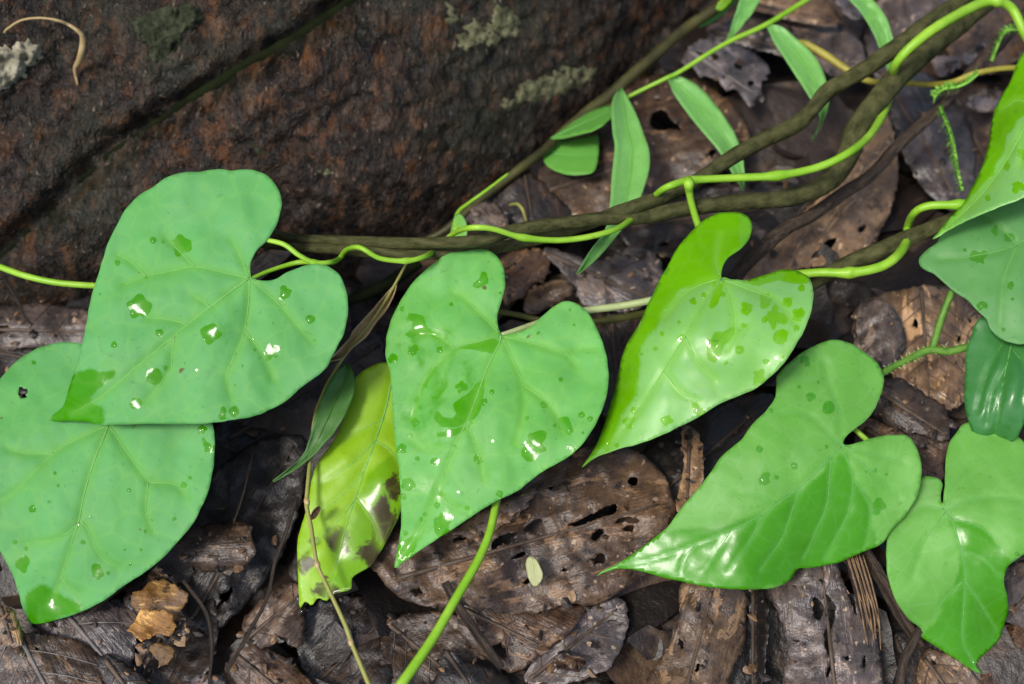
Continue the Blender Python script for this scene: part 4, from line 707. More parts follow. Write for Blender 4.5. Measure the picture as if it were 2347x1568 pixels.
# ------------------------------------------------------------------ fallen leaves
DEADV = []
def dead(label, outline, axis, z0, mat, tilt=(0, 0), curl=0., bend=0., nzm=2., holes=(), midrib=True, nveins=6, rag=4., name='dead_leaf', cat='dead leaf', step=11, wave=.15, kind=None, ribmat=None):
    o = resample(crom(outline, 6, True), 8, True); sd_ = len(label) * 1.37 + outline[0][0] * .01
    o = np.array([(x + rag * nz(x * .03, y * .03, sd_) + rag * 1.5 * nz(x * .11, y * .11, sd_), y + rag * nz(x * .03, y * .03, sd_ + 9) + rag * 1.5 * nz(x * .11, y * .11, sd_ + 5)) for x, y in o])
    hl = []
    for h in holes:
        h = resample(crom(h, 4, True), 4, True)
        hl.append(np.array([(x + 3.5 * nz(x * .16, y * .16, 3), y + 3.5 * nz(x * .16, y * .16, 6)) for x, y in h]))
    RR = random.Random(int(sd_ * 1000)); x0, y0 = o.min(0); x1, y1 = o.max(0)
    for _ in range(int((x1 - x0) * (y1 - y0) / 24000)):
        hx, hy, hr = RR.uniform(x0, x1), RR.uniform(y0, y1), RR.choice((3, 4, 5, 6, 9, 12))
        b = resample(crom(blob(hx, hy, hr, .75, 11, RR.uniform(1, 2.6), math.atan2(axis[1][1] - axis[0][1], axis[1][0] - axis[0][0]) + RR.gauss(0, .2)), 3, True), 3.5, True)
        if inside(b, o).all() and dist_line(np.array([[hx, hy]]), np.vstack([o, o[:1]]))[0] > hr * 2.6 and all(np.hypot(*(h - (hx, hy)).T).min() > hr * 2.6 and not inside(np.array([[hx, hy]]), h)[0] for h in hl): hl.append(b)
    P, F = cdt(o, hl, [], step)
    A, B = np.array(axis[0], float), np.array(axis[1], float); ax = B - A; L = np.linalg.norm(ax); ax /= L; ay = np.array((-ax[1], ax[0])); c = (A + B) / 2
    ov = np.abs((o - A) @ ay).max()
    def zf(P):
        u = (P - c) @ ax; v = (P - c) @ ay
        z = z0 + tilt[0] * (P[:, 0] - c[0]) / 100 + tilt[1] * (P[:, 1] - c[1]) / 100 + curl * (v / ov) ** 2 + bend * (2 * u / L) ** 2
        z += nzm * np.array([1.3 * nz(x * .008, y * .008, sd_) + .6 * nz(x * .025, y * .025, sd_) + .22 * nz(x * .07, y * .07, sd_) for x, y in P])
        z += wave * np.cos((u + np.abs(v) * -.9) / 40 * 2 * math.pi) * np.minimum(1, np.abs(v) / 40) - .5 * np.exp(-(v / 7) ** 2) * midrib
        return np.maximum(z, -14) / 1000
    V = at_np(P, zf(P)); uv = np.stack([(P - c) @ ax, (P - c) @ ay], 1) * MPP
    org = at_np(A[None], zf(A[None]))[0]
    t = thing(name, label, cat, org)
    obj('leaf_blade', V, orient(V, F).tolist(), M[mat], t, origin=org, uv=uv, thick=.00025)
    if mat != 'ochre': DEADV.append((V, uv))
    rm = M[ribmat or 'olivebrown']
    if mat == 'dark': nveins = 0; rm = M['woodd']
    if midrib:
        q = A + (B - A) * np.linspace(.02, .97, 18)[:, None]; q = q[inside(q, o)]
        if len(q) > 3:
            p = at_np(q, zf(q) + .0002); a, f = tube_mesh(p, [.0008 * (1 - .65 * i / len(p)) for i in range(len(p))], 6, .1); obj('midrib', a, f, rm, t, origin=p[0])
        for k in range(nveins):
            s = (k + .6) / nveins
            for sg in (-1, 1):
                b0 = A + (B - A) * s; q = b0 + (ax * .62 + ay * sg) * (np.linspace(0, 1, 12) * ov * .95)[:, None]; q = q + ax * ((np.linspace(0, 1, 12) ** 2) * ov * .25)[:, None]
                ok = inside(q, o)
                for h in hl: ok &= ~inside(q, h)
                n = len(ok) if ok.all() else int(np.argmin(ok)); q = q[:n]
                if n > 4: p = at_np(q, zf(q) + .00008); a, f = tube_mesh(p, [.00026 * (1 - .6 * i / n) for i in range(n)], 5); obj('vein', a, f, rm, t, origin=p[0])
    return t
M['olivebrown'] = plain('dead_leaf_rib', (.045, .03, .02), (.12, .085, .06), 200, .55)
M['greyrib'] = plain('grey_dead_leaf_rib', (.10, .09, .085), (.2, .18, .165), 200, .5)

# lower middle
dead('largest brown dead leaf full of ragged holes below the middle heart leaf', [(847, 1280), (915, 1206), (1049, 1180), (1150, 1110), (1234, 1060), (1318, 1030), (1419, 1020), (1503, 1065), (1540, 1129), (1547, 1172), (1515, 1236), (1483, 1310), (1402, 1368), (1352, 1388), (1285, 1388), (1217, 1408), (1133, 1404), (1066, 1388), (982, 1390), (908, 1364), (864, 1314)], ((860, 1340), (1530, 1150)), 13, 'brown', (0, -.6), -5, -1, 3,
     holes=[K(1, 2, h) for h in ([(1550, 470), (1620, 440), (1720, 390), (1850, 330), (1885, 340), (1870, 390), (1780, 420), (1650, 470), (1580, 480)], [(1865, 462), (1920, 415), (2030, 430), (2020, 458), (1930, 450)], [(1915, 495), (1990, 470), (1985, 518)], [(1710, 562), (1750, 500), (1792, 518), (1745, 572)], [(1250, 485), (1340, 430), (1372, 445), (1330, 512), (1260, 522)], [(1030, 595), (1100, 540), (1215, 518), (1180, 562), (1280, 580), (1200, 612), (1100, 600), (1040, 652)], [(1960, 150), (2020, 150), (2020, 200), (1965, 195)], [(1410, 210), (1450, 215), (1430, 240)], [(1170, 690), (1250, 650), (1255, 680), (1180, 705)], [(1795, 545), (1830, 540), (1815, 572)])], nveins=0)
dead('torn tan patch of fibres on the holed brown leaf behind the green stem', K(1, 2, [(770, 520), (880, 430), (1020, 350), (1180, 280), (1330, 200), (1280, 320), (1160, 440), (1080, 500), (960, 580), (850, 560)]), (K(1, 2, [(780, 550), (1280, 290)])), 15.5, 'tan', (0, -.6), -2, 0, 1, midrib=False, rag=5, name='leaf_fragment', cat='leaf fragment')
dead('reddish brown dead leaf tucked under the lower rim of the holed leaf', [(1040, 1370), (1150, 1370), (1260, 1370), (1335, 1380), (1330, 1420), (1290, 1460), (1250, 1490), (1200, 1528), (1155, 1537), (1110, 1505), (1070, 1465)], ((1050, 1390), (1240, 1480)), 6, 'red', (0, -1), -5, 0, 2, nveins=3)
dead('grey blue dead leaf right of the reddish one near the bottom edge', [(1300, 1440), (1350, 1395), (1420, 1370), (1440, 1420), (1420, 1490), (1380, 1540), (1280, 1570), (1200, 1560), (1240, 1490)], ((1210, 1560), (1420, 1390)), 2, 'grey', (0, 0), 3, 0, 2, nveins=4)
dead('small orange brown scrap near the bottom edge', [(1268, 1505), (1300, 1500), (1342, 1512), (1338, 1530), (1318, 1540), (1280, 1528)], ((1268, 1508), (1338, 1530)), 7, 'red', (0, 0), 4, 0, 1.5, midrib=False, name='leaf_fragment', cat='leaf fragment', step=7)
dead('dark triangular dead leaf at the bottom edge right of the green stem', [(1020, 1488), (1060, 1510), (1110, 1525), (1150, 1545), (1190, 1580), (1200, 1620), (980, 1620), (1000, 1550)], ((1020, 1490), (1110, 1620)), 9, 'dark', (0, 0), -8, 0, 2, nveins=3)
dead('brown dead leaf under the green stem at the bottom edge', [(900, 1420), (990, 1400), (1080, 1420), (1110, 1480), (1060, 1550), (960, 1600), (880, 1560), (870, 1480)], ((890, 1430), (1050, 1560)), 2, 'brown', (0, 0), 4, 0, 3)
dead('dark leathery dead leaf crossed by the dry stalk at the bottom edge', [(690, 1400), (780, 1370), (860, 1380), (930, 1440), (920, 1530), (850, 1600), (740, 1600), (690, 1520)], ((700, 1590), (900, 1400)), 0, 'dark', (0, 0), 5, 0, 3)
t = thing('fallen_leaflet', 'tiny pale cream oval leaflet lying on the holed brown leaf', 'leaflet', at(1222, 1340, .016))
M['cream'] = leaf_material('cream_leaflet', (.42, .47, .24), (.3, .38, .12), (.3, .2, .1), rough=.5)
live_leaf('leaf_blade', t, K(1, 2, [(1262, 740), (1272, 700), (1300, 683), (1330, 710), (1360, 760), (1378, 800), (1370, 840), (1330, 892), (1290, 860), (1270, 800)]), [(1205, 1290, 18), (1240, 1310, 19), (1225, 1342, 17), (1210, 1320, 18)], [K(1, 2, [(1300, 690), (1315, 790), (1328, 888)])], M['cream'], M['pale'], (1226, 1343), step=5, quilt=.0003, sink=.0002, vr=1.5)
tag(tube('twig', [(1020, 1335, 16, 10), (1050, 1390, 15, 11), (1085, 1440, 13, 11), (1120, 1490, 11, 10), (1150, 1530, 9, 8)], M['woodd'], lump=.2), 'short dark twig lying across the lower rim of the holed leaf', 'twig')

# lower right
dead('tan grey dead leaf standing on edge at the bottom, left of its split neighbour', [(1560, 1335), (1640, 1340), (1705, 1345), (1712, 1400), (1705, 1470), (1680, 1540), (1640, 1620), (1470, 1620), (1495, 1540), (1530, 1480), (1555, 1410)], ((1560, 1620), (1640, 1330)), 10, 'tan', (-.6, .4), -6, 0, 2, nveins=0)
dead('split grey brown dead leaf with long slits under the lobed leaf', [(1765, 1340), (1830, 1290), (1950, 1275), (1990, 1350), (2010, 1440), (2025, 1560), (2030, 1640), (1800, 1640), (1805, 1500), (1795, 1440)], ((1920, 1640), (1880, 1280)), 12, 'grey', (.2, .6), -5, 0, 2, holes=[[(1890, 1361), (1913, 1388), (1911, 1425), (1904, 1450), (1909, 1505), (1896, 1499), (1887, 1455), (1899, 1421)], K(2, 2, [(905, 980), (940, 965), (985, 1040), (950, 1125), (915, 1080)]), K(2, 2, [(1080, 730), (1140, 735), (1180, 850), (1205, 1060), (1185, 1050), (1120, 860)]), K(2, 2, [(1255, 1360), (1275, 1370), (1262, 1440), (1250, 1430)]), K(2, 2, [(1000, 1480), (1045, 1380), (1052, 1400), (1010, 1510)])], nveins=0)
dead('narrow dark curled dead leaf between the two bottom right leaves', [(1708, 1340), (1745, 1345), (1760, 1440), (1748, 1560), (1735, 1640), (1700, 1640), (1715, 1520), (1722, 1440)], ((1725, 1350), (1725, 1630)), 3, 'dark', (0, 0), 8, 0, 1, nveins=0)
R5 = random.Random(9)
M['fibre'] = plain('tan_fibre', (.09, .052, .026), (.24, .15, .075), 300, .6, .5)
fb = thing('fibre_bundle', 'bundle of tan plant fibres on the right of the split grey leaf', 'fibres', at(1960, 1280, .012))
for k in range(14):
    f = k / 13
    tube('fibre', [(1935 + 42 * f, 1268 + 8 * R5.random(), 16, 1.6), (1955 + 42 * f + R5.uniform(-4, 4), 1340, 16, 2.4), (1975 + 40 * f + R5.uniform(-4, 4), 1410, 15.5, 2.2), (1982 + 38 * f + R5.uniform(-5, 5), 1440 + 50 * R5.random(), 14.5, 1.2)], M['fibre'] if k % 3 else M['woodd'], fb, sides=5, sub=5)
tag(tube('stick', [(1960, 1230, 12, 13), (1990, 1277, 12, 14), (2015, 1320, 12, 14), (2042, 1365, 11, 14), (2075, 1425, 9, 13), (2110, 1480, 6, 11)], M['woodd'], sides=10, lump=.22), 'grey brown stick between the two lobed leaves', 'stick')
tag(tube('root', [(2130, 1410, 10, 8), (2108, 1441, 10, 9), (2090, 1475, 10, 10), (2071, 1515, 10, 10), (2062, 1568, 9, 10), (2055, 1640, 8, 10)], M['woodd'], lump=.15), 'grey curved root reaching the bottom edge right of the split leaf', 'root')
dead('brown scrap of dead leaf under the tip of the lowest lobed leaf', [(2120, 1490), (2180, 1500), (2230, 1540), (2260, 1600), (2200, 1640), (2110, 1620), (2100, 1550)], ((2110, 1500), (2210, 1630)), 2, 'tan', (0, 0), 4, 0, 3, nveins=3)
dead('reddish dead leaf in the bottom right corner', [(2260, 1500), (2300, 1440), (2346, 1420), (2420, 1430), (2430, 1560), (2360, 1640), (2270, 1620), (2250, 1560)], ((2260, 1600), (2400, 1440)), 3, 'red', (0, 0), -6, 0, 2, nveins=4)
dead('grey dead leaf at the right edge beside the lowest lobed leaf', [(2290, 1320), (2330, 1285), (2400, 1280), (2440, 1350), (2420, 1430), (2340, 1440), (2290, 1400)], ((2300, 1420), (2420, 1300)), 6, 'grey', (0, 0), -5, 0, 2, nveins=3)
dead('dark dead leaf filling the gap below the root in the bottom right', [(2040, 1460), (2100, 1450), (2160, 1500), (2190, 1580), (2150, 1640), (2050, 1640), (2030, 1550)], ((2050, 1460), (2120, 1630)), -3, 'dark', (0, 0), 4, 0, 2)

# middle right
dead('blue grey and tan dead leaf with fine ribs left of the dark glossy leaf', [(1964, 698), (2000, 680), (2055, 665), (2129, 655), (2200, 660), (2250, 715), (2240, 790), (2222, 850), (2206, 925), (2149, 935), (2095, 900), (2061, 870), (2024, 843), (1977, 802), (1954, 760)], ((2110, 655), (2130, 930)), 12, 'tan', (0, .2), -7, 0, 2.5, nveins=9, wave=.35)
dead('dark ribbed half of a dead leaf behind the upper lobed leaf', K(2, 1, [(1200, 540), (1300, 480), (1420, 500), (1500, 600), (1540, 720), (1520, 830), (1480, 900), (1390, 955), (1280, 900), (1190, 780)]), (K(2, 1, [(1480, 500), (1440, 940)])), 15.5, 'grey', (0, .2), -5, 0, 1.2, midrib=False, wave=.4)
dead('brown pointed dead leaf with frayed end right of the upper lobed leaf', [(2005, 870), (2050, 865), (2110, 895), (2160, 930), (2180, 985), (2165, 1010), (2120, 1000), (2060, 985), (2015, 960), (1990, 930)], ((2000, 890), (2172, 1000)), 16, 'brown', (0, .3), -4, 0, 2, nveins=0, rag=6)
dead('tan dead leaf below the pointed brown one, between two lobed leaves', [(1980, 960), (2040, 970), (2110, 990), (2170, 1000), (2165, 1060), (2150, 1110), (2090, 1120), (2020, 1080), (1960, 1030)], ((1980, 980), (2150, 1090)), 8, 'red', (0, 0), 3, 0, 2.5, nveins=3)
dead('dark red rotting leaf in the gap right of the folded leaf', [(1860, 640), (1930, 640), (2000, 660), (2010, 720), (1970, 790), (1900, 800), (1840, 790), (1850, 710)], ((1880, 640), (1920, 800)), -2, 'dark', (0, 0), 6, 0, 2)
dead('dark brown dead leaf with small holes between the folded leaf and the lobed leaf', [(1470, 1040), (1560, 970), (1640, 930), (1740, 900), (1790, 930), (1740, 1010), (1670, 1080), (1600, 1150), (1540, 1190), (1500, 1130)], ((1480, 1160), (1760, 920)), 5, 'dark', (0, 0), -5, 0, 2, nveins=5, holes=[K(2, 1, [(375, 1370), (395, 1375), (390, 1400), (372, 1398)]), K(2, 1, [(470, 1280), (485, 1285), (480, 1300), (468, 1296)])])
dead('narrow upright grey brown dead leaf left of the lobed leaf', [(1562, 985), (1580, 975), (1602, 1000), (1612, 1060), (1605, 1130), (1580, 1200), (1560, 1230), (1552, 1150), (1566, 1070)], ((1580, 980), (1572, 1225)), 14, 'tan', (0, 0), 3, 0, 1, nveins=0)

# upper right
dead('large reddish tan dead leaf with pale streaks beneath the thick brown vines', [(2020, 240), (2046, 300), (2056, 380), (2050, 450), (2025, 520), (1985, 570), (1900, 605), (1790, 625), (1690, 640), (1710, 590), (1790, 530), (1860, 470), (1905, 420), (1950, 360), (1985, 280)], ((1700, 630), (2030, 270)), 12, 'tan', (0, 0), -6, -1, 2, nveins=0)
dead('long blue grey wet dead leaf right of the thick brown vines', [(2025, 200), (2060, 165), (2130, 170), (2190, 220), (2225, 300), (2235, 400), (2215, 470), (2160, 475), (2100, 410), (2055, 320)], ((2035, 190), (2200, 470)), 7, 'grey', (0, 0), -7, 0, 2, nveins=5)
dead('dark dead leaf near the right edge behind the feathery moss', [(2160, 200), (2250, 190), (2330, 230), (2360, 330), (2320, 430), (2240, 450), (2190, 380), (2160, 290)], ((2180, 200), (2290, 440)), 0, 'brown', (0, 0), 5, 0, 3, nveins=4)
dead('pale crumpled leaf scrap left of the thin dark vine near the top right', K(2, 0, [(1710, 400), (1800, 370), (1900, 380), (2020, 330), (2030, 380), (1920, 450), (1850, 500), (1780, 520), (1730, 480)]), (K(2, 0, [(1710, 430), (2020, 350)])), 12, 'lilac', (0, 0), 4, 0, 3, midrib=False, rag=6, name='leaf_fragment', cat='leaf fragment')
dead('white mottled leaf scrap behind the upright leaf at the right edge', K(2, 0, [(1960, 690), (2060, 650), (2160, 670), (2170, 760), (2060, 770), (1980, 740)]), (K(2, 0, [(1970, 700), (2160, 740)])), 11, 'lilac', (0, 0), -3, 0, 2, midrib=False, rag=5, name='leaf_fragment', cat='leaf fragment')
dead('grey lacy skeleton of a dead leaf between the grass blades', [(1572, 108), (1590, 92), (1640, 92), (1700, 105), (1745, 132), (1762, 178), (1748, 205), (1752, 236), (1735, 228), (1722, 246), (1706, 236), (1696, 204), (1668, 202), (1640, 186), (1600, 168), (1570, 148)], ((1575, 115), (1745, 225)), 13, 'lilac', (0, .5), -4, 0, 3, rag=9, nveins=5, holes=[blob(1640, 130, 9, .5), blob(1690, 150, 8, .5), blob(1720, 190, 7, .5), blob(1605, 125, 6, .5), blob(1660, 175, 6, .5)], ribmat='greyrib')
dead('wide dark grey dead leaf folded at the top edge behind the grass stem', [(1620, 60), (1700, 30), (1800, 20), (1900, 40), (1965, 90), (1985, 150), (1950, 175), (1870, 165), (1790, 130), (1700, 105), (1640, 95)], ((1630, 70), (1970, 150)), 9, 'grey', (0, -.5), -7, 0, 2.5, nveins=5)
dead('light brown strip of dead leaf along the top edge', [(1730, -20), (1850, -30), (1900, 10), (1930, 45), (1900, 62), (1820, 45), (1750, 30), (1700, 20)], ((1700, 5), (1925, 50)), 13, 'tan', (0, -1), -4, 0, 2, nveins=0)
dead('speckled white dead leaf piece at the top edge right of centre', [(1905, -20), (1960, -30), (2000, 0), (1985, 35), (1960, 45), (1925, 25)], ((1910, -15), (1980, 40)), 16, 'lilac', (0, 0), -2, 0, 1.5, midrib=False, name='leaf_fragment', cat='leaf fragment')
dead('blue grey dead leaf at the top edge behind the right grass blade', [(1985, 40), (2040, -20), (2150, -40), (2200, 20), (2170, 90), (2090, 160), (2020, 200), (1990, 130)], ((2010, 190), (2170, -20)), 5, 'grey', (0, 0), -6, 0, 2, nveins=5)
dead('reddish brown dead leaf in the top right corner', [(2170, 20), (2240, -30), (2360, -30), (2400, 60), (2340, 130), (2260, 170), (2190, 150), (2160, 90)], ((2190, 140), (2350, -10)), 6, 'brown', (0, 0), 5, 0, 3, nveins=4)
dead('large flat grey brown dead leaf behind the broad pale grass blade', [(1230, 400), (1290, 330), (1380, 250), (1460, 185), (1560, 175), (1650, 215), (1705, 280), (1715, 345), (1650, 400), (1560, 450), (1440, 480), (1330, 500), (1260, 470)], ((1250, 440), (1700, 290)), 8, 'brown', (0, 0), -5, 0, 2.5, nveins=0, holes=[K(1, 0, [(2115, 780), (2180, 745), (2225, 760), (2240, 800), (2320, 870), (2250, 885), (2130, 880)]), K(1, 0, [(2130, 665), (2180, 675), (2160, 690)])])
dead('dark smooth dead leaf below the tree edge above the middle heart leaf', [(1130, 430), (1200, 385), (1262, 440), (1330, 505), (1300, 545), (1200, 560), (1110, 540), (1080, 490)], ((1200, 390), (1230, 555)), 11, 'dark', (0, 0), -4, 0, 1.5, nveins=4)
dead('pale grey lump of dead leaf beside the tiny shoot', [(1080, 470), (1105, 455), (1140, 470), (1165, 500), (1150, 530), (1100, 530), (1075, 510)], ((1080, 480), (1150, 520)), 14, 'grey', (0, 0), -4, 0, 2, midrib=False, name='leaf_fragment', cat='leaf fragment')
dead('dark brown dead leaf under the twisted vines right of centre', [(1420, 480), (1560, 440), (1720, 420), (1880, 430), (1900, 480), (1830, 540), (1760, 600), (1680, 640), (1560, 600), (1440, 560)], ((1440, 520), (1880, 460)), 3, 'dark', (0, 0), 4, 0, 3, nveins=5)
dead('blotched grey dead leaf between the middle and folded heart leaves', [(1245, 572), (1290, 575), (1370, 600), (1450, 565), (1500, 580), (1520, 640), (1480, 700), (1390, 715), (1330, 690), (1300, 640)], ((1250, 580), (1500, 690)), 10, 'grey', (0, 0), -4, 0, 2, nveins=3)
dead('tan scrap of dead leaf above the right lobe of the middle heart leaf', [(1195, 690), (1225, 658), (1285, 642), (1318, 665), (1270, 700), (1215, 722)], ((1200, 705), (1315, 655)), 13, 'tan', (0, 0), -3, 0, 2, midrib=False, rag=5, name='leaf_fragment', cat='leaf fragment')
dead('frayed fibrous brown leaf piece right of the middle leaf top lobe', [(1140, 600), (1180, 575), (1240, 570), (1260, 610), (1230, 650), (1180, 690), (1150, 690)], ((1145, 680), (1250, 580)), 8, 'red', (0, 0), -3, 0, 2, midrib=False, rag=6, name='leaf_fragment', cat='leaf fragment')
dead('dark dead leaf seen between the middle and folded heart leaves', [(1360, 700), (1430, 690), (1490, 720), (1500, 800), (1460, 900), (1400, 960), (1360, 900), (1350, 800)], ((1400, 700), (1420, 950)), 2, 'dark', (0, 0), 4, 0, 2)
tag(tube('tendril', [(1168, 470, 20, 3), (1185, 468, 24, 4), (1197, 480, 25, 4), (1205, 505, 22, 3), (1207, 520, 18, 2)], M['strawg'], lump=.05), 'tiny curled yellowish tendril above the twisted vines near the tree edge', 'tendril')

# left and lower left
dead('blue grey wet dead leaf left of the large heart leaf', [(-40, 710), (40, 700), (120, 696), (200, 712), (230, 760), (190, 800), (100, 795), (0, 800), (-50, 780)], ((-40, 755), (220, 760)), 4, 'grey', (0, 0), -4, 0, 2, nveins=4)
dead('dark dead leaf between the two left heart leaves at the edge', [(-40, 790), (60, 785), (160, 800), (150, 860), (60, 900), (-40, 880)], ((-40, 800), (150, 840)), -2, 'dark', (0, 0), 3, 0, 2)
dead('veined grey brown dead leaf in the bottom left corner', [(-40, 1400), (10, 1398), (40, 1430), (65, 1450), (110, 1455), (161, 1462), (202, 1482), (242, 1522), (285, 1575), (300, 1650), (-40, 1650)], ((20, 1410), (150, 1660)), 13, 'brown', (.1, .3), -6, 0, 2, nveins=5, ribmat='greyrib', holes=[blob(85, 1487, 4, .3)])
dead('small folded brown dead leaf standing over the bottom left leaf', [(-30, 1400), (0, 1385), (25, 1392), (50, 1440), (55, 1475), (20, 1480), (-30, 1460)], ((0, 1390), (30, 1478)), 18, 'tan', (0, 0), -4, 0, 1.5, nveins=0)
dead('smooth dark grey dead leaf with a pale rib below the lower left heart leaf', [(70, 1430), (140, 1400), (240, 1370), (310, 1380), (320, 1440), (300, 1530), (290, 1600), (220, 1560), (150, 1480)], ((150, 1405), (300, 1580)), 8, 'grey', (0, 0), -4, 0, 2, nveins=4, ribmat='greyrib')
dead('dark grey dead leaf at the bottom edge right of the veined corner leaf', [(240, 1500), (290, 1520), (340, 1560), (370, 1620), (260, 1640), (220, 1560)], ((240, 1510), (330, 1630)), 11, 'grey', (0, 0), -4, 0, 2)
for k, (ol, z, mt, lab) in enumerate((
    ([(303, 1367), (330, 1345), (362, 1330), (400, 1340), (428, 1370), (415, 1400), (395, 1420), (350, 1410), (315, 1400)], 13, 'ochre', 'uppermost ochre yellow scrap of crumpled leaf below the lower left heart leaf'),
    ([(305, 1420), (330, 1395), (380, 1400), (402, 1420), (395, 1455), (360, 1452), (325, 1470), (302, 1450)], 16, 'ochre', 'middle bright ochre scrap of crumpled leaf below the lower left heart leaf'),
    ([(345, 1480), (370, 1470), (395, 1480), (398, 1505), (365, 1530), (352, 1505)], 15, 'ochre', 'lowest small ochre scrap of crumpled leaf below the lower left heart leaf'),
    ([(340, 1320), (362, 1300), (390, 1325), (420, 1355), (395, 1365), (350, 1350)], 10, 'tan', 'brownish scrap tucked above the ochre scraps at the leaf margin'),
    ([(395, 1440), (420, 1410), (437, 1440), (430, 1470), (405, 1480)], 13, 'red', 'small reddish scrap right of the ochre scraps'),
    ([(322, 1480), (345, 1475), (350, 1510), (335, 1530), (318, 1510)], 12, 'brown', 'small grey brown scrap left of the lowest ochre scrap'))):
    dead(lab, ol, (ol[0], ol[len(ol) // 2]), z, mt, (0, 0), (-1.5, 1, -1, 1, -1, 1)[k], 0, 1.6, midrib=False, rag=7, name='leaf_fragment', cat='leaf fragment', step=6)
dead('large nearly black dead leaf right of the lower left heart leaf', [(430, 1150), (520, 1060), (600, 1005), (690, 1000), (705, 1060), (690, 1150), (650, 1260), (590, 1360), (500, 1440), (430, 1420), (400, 1300)], ((440, 1420), (680, 1010)), 4, 'dark', (0, 0), -6, 0, 3, nveins=6)
dead('dark brown leaf piece with a lighter rim under the lower left heart leaf', [(400, 1220), (470, 1200), (560, 1195), (582, 1260), (560, 1300), (500, 1310), (430, 1290)], ((410, 1260), (575, 1250)), 12, 'brown', (0, 0), -4, 0, 2, midrib=False)
dead('curled purple brown dead leaf left of the yellowing leaf tip', [(560, 1420), (600, 1370), (650, 1340), (690, 1345), (700, 1410), (690, 1480), (640, 1470), (600, 1490), (560, 1480)], ((560, 1470), (690, 1360)), 10, 'brown', (0, 0), -6, 0, 3, nveins=3)
dead('brown dead leaf at the bottom edge between ochre scraps and dry stalk', [(530, 1500), (600, 1480), (680, 1530), (740, 1590), (700, 1650), (580, 1640), (520, 1570)], ((540, 1500), (700, 1630)), 8, 'red', (0, 0), -5, 0, 2, nveins=3)
dead('beige rounded dead leaf end at the bottom edge', [(437, 1560), (460, 1548), (500, 1548), (518, 1570), (515, 1620), (440, 1620)], ((475, 1550), (475, 1615)), 12, 'lilac', (0, 0), -4, 0, 1, midrib=False, name='leaf_fragment', cat='leaf fragment')
dead('dark dead leaf behind the ochre scraps', [(300, 1330), (420, 1290), (480, 1350), (500, 1450), (460, 1560), (380, 1580), (300, 1540), (280, 1430)], ((320, 1560), (440, 1310)), 0, 'dark', (0, 0), 5, 0, 3)
dead('dark dead leaf under the gap between the left and middle heart leaves', [(500, 960), (620, 900), (740, 850), (800, 780), (870, 760), (880, 860), (800, 960), (700, 1020), (580, 1040), (500, 1020)], ((520, 1010), (870, 790)), -3, 'dark', (0, 0), 4, 0, 3)
for lab, p in (('thin dark root curving down right of the ochre scraps', [(420, 1330, 14, 4), (470, 1400, 15, 4.5), (485, 1470, 15, 4), (480, 1560, 13, 3.5), (478, 1620, 10, 3.5)]),
               ('thin dark twig slanting down left of the yellowing leaf', [(680, 1140, 20, 4), (655, 1220, 20, 4), (630, 1290, 18, 4), (612, 1370, 17, 4), (570, 1450, 16, 4), (520, 1540, 14, 3.5)]),
               ('fine brown rootlet right of the lower left heart leaf', [(580, 1040, 17, 2), (570, 1080, 18, 2.5), (555, 1140, 18, 2.5), (535, 1200, 17, 2)]),
               ('fine brown rootlet left of the large heart leaf', [(10, 640, 18, 2), (40, 690, 15, 3), (60, 730, 12, 3), (75, 745, 10, 2)])):
    tag(tube('rootlet', p, M['woodd'], lump=.15), lab, 'root')

# yellowing leaf under the middle leaf
yl = thing('yellowing_leaf', 'yellow green dying leaf with brown rotten patches left of the middle heart leaf', 'leaf', at(885, 832, .02))
YZ = [(885, 835, 26), (760, 1020, 22), (690, 1220, 18), (690, 1380, 15), (805, 1340, 18), (910, 1180, 18), (960, 1000, 20), (830, 1080, 20), (800, 1060, 24), (870, 1100, 24), (770, 1290, 16), (740, 1260, 20)]
live_leaf('leaf_blade', yl, [(890, 830), (850, 840), (818, 862), (800, 905), (788, 960), (765, 1010), (738, 1045), (718, 1085), (708, 1140), (698, 1180), (688, 1215), (681, 1250), (682, 1300), (684, 1350), (687, 1392), (700, 1378), (714, 1388), (728, 1370), (747, 1376), (768, 1360), (803, 1350), (808, 1322), (850, 1295), (880, 1250), (915, 1180), (945, 1090), (960, 1000), (950, 900), (920, 850)], YZ,
          [[(900, 860), (880, 950), (835, 1080), (795, 1200), (770, 1290), (745, 1370)], [(880, 960), (840, 980), (790, 1010)], [(860, 1010), (810, 1060), (740, 1110)], [(835, 1080), (790, 1130), (715, 1190)], [(810, 1150), (770, 1200), (695, 1270)], [(860, 1010), (900, 1040), (930, 1100)], [(815, 1140), (850, 1190), (870, 1250)]], M['dying'], M['vein'], (900, 860), wet=[(np.array([(835, 1090), (900, 1040), (960, 1000), (920, 1200), (850, 1300), (800, 1350), (750, 1380), (790, 1210)], float), 60)], drops=[(690, 1340, 9), (683, 1372, 7), (768, 1330, 12), (755, 1310, 7), (690, 1400, 7), (694, 1362, 6)], ripple=.0006, quilt=.0002, sink=.0004)  # mask gives the darker right half beyond the midrib
yb = [c for c in yl.children if c.name.startswith('leaf_blade')][0]
me = yb.data; co = np.zeros(len(me.vertices) * 3); me.vertices.foreach_get('co', co)
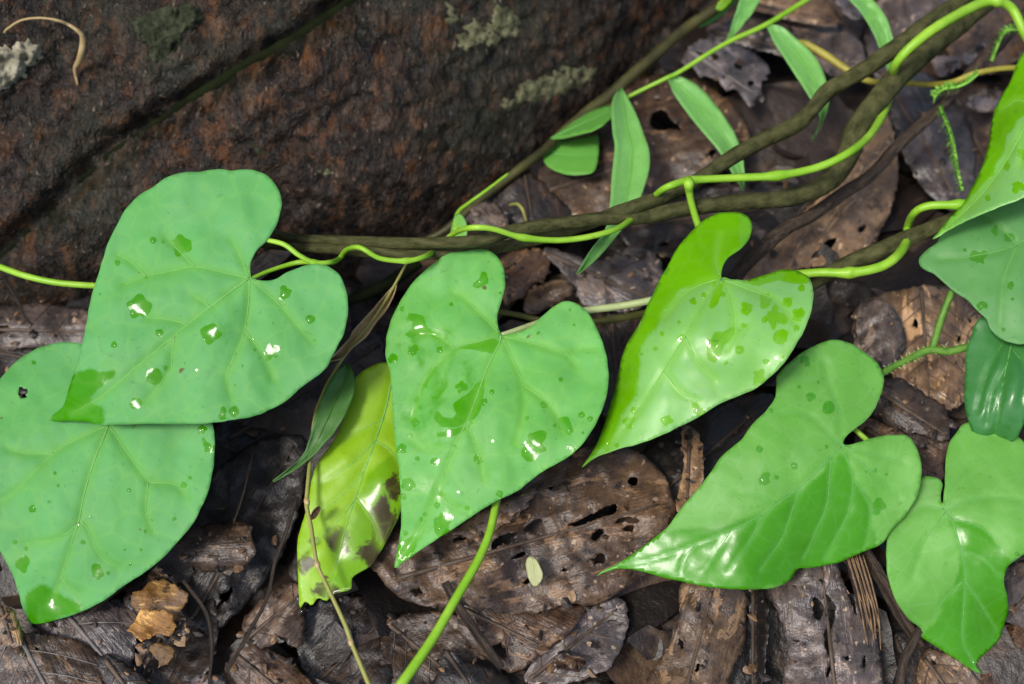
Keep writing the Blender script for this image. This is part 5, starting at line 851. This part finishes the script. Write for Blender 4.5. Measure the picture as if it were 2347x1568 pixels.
PX = project(co.reshape(-1, 3) + np.array(ORIG[yb.name])); rot = np.zeros(len(PX))
for cx, cy, rx, ry in ((880, 1190, 34, 62), (845, 1265, 34, 34), (775, 1240, 36, 36), (705, 1290, 26, 28), (750, 1352, 34, 20), (905, 1120, 22, 40), (720, 1240, 18, 14)):
    rot = np.maximum(rot, np.clip(1.25 - np.sqrt(((PX[:, 0] - cx) / rx) ** 2 + ((PX[:, 1] - cy) / ry) ** 2) * .75, 0, 1) * .55)
a_ = me.attributes.new('rot', 'FLOAT', 'POINT'); a_.data.foreach_set('value', rot.astype(np.float32))

# ------------------------------------------------------------------ crumbs lying on the fallen leaves
def crumbs():
    m = MT('leaf_crumbs'); m.set(m.b.inputs['Base Color'], m.ramp(m.attr('tone'), [(0., (.006, .004, .003)), (.45, (.03, .02, .014)), (.7, (.10, .055, .025)), (.9, (.2, .11, .05)), (1., (.3, .2, .11))])); m.b.inputs['Roughness'].default_value = .5
    R = random.Random(21); V = []; F = []; T = []
    for _ in range(700):
        vv, uu = R.choice(DEADV); p = vv[R.randrange(len(vv))]; l = R.choice((.0005, .0006, .0008, .001, .0014, .002)); a = R.uniform(0, 6.28); asp = R.uniform(.3, .9); b = len(V); n = 7; t = R.random()
        tx, ty = R.gauss(0, .3), R.gauss(0, .3)
        for k in range(n):
            q = 6.283 * k / n; rr = l * R.uniform(.6, 1.2); dx, dy = rr * math.cos(q), rr * asp * math.sin(q)
            X, Y = dx * math.cos(a) - dy * math.sin(a), dx * math.sin(a) + dy * math.cos(a)
            V.append((p[0] + X, p[1] + Y, p[2] + .0005 + abs(tx * X + ty * Y))); T.append(t)
        V.append((p[0], p[1], p[2] + .0007 + l * .25)); T.append(t)
        F += [(b + k, b + (k + 1) % n, b + n) for k in range(n)]
    tag(obj('leaf_crumbs', V, F, m.m, origin=(0, 0, 0), attrs={'tone': T}, smooth=False), 'tiny brown crumbs of rotten leaf scattered over the fallen leaves', 'leaf litter', kind='stuff')
crumbs()
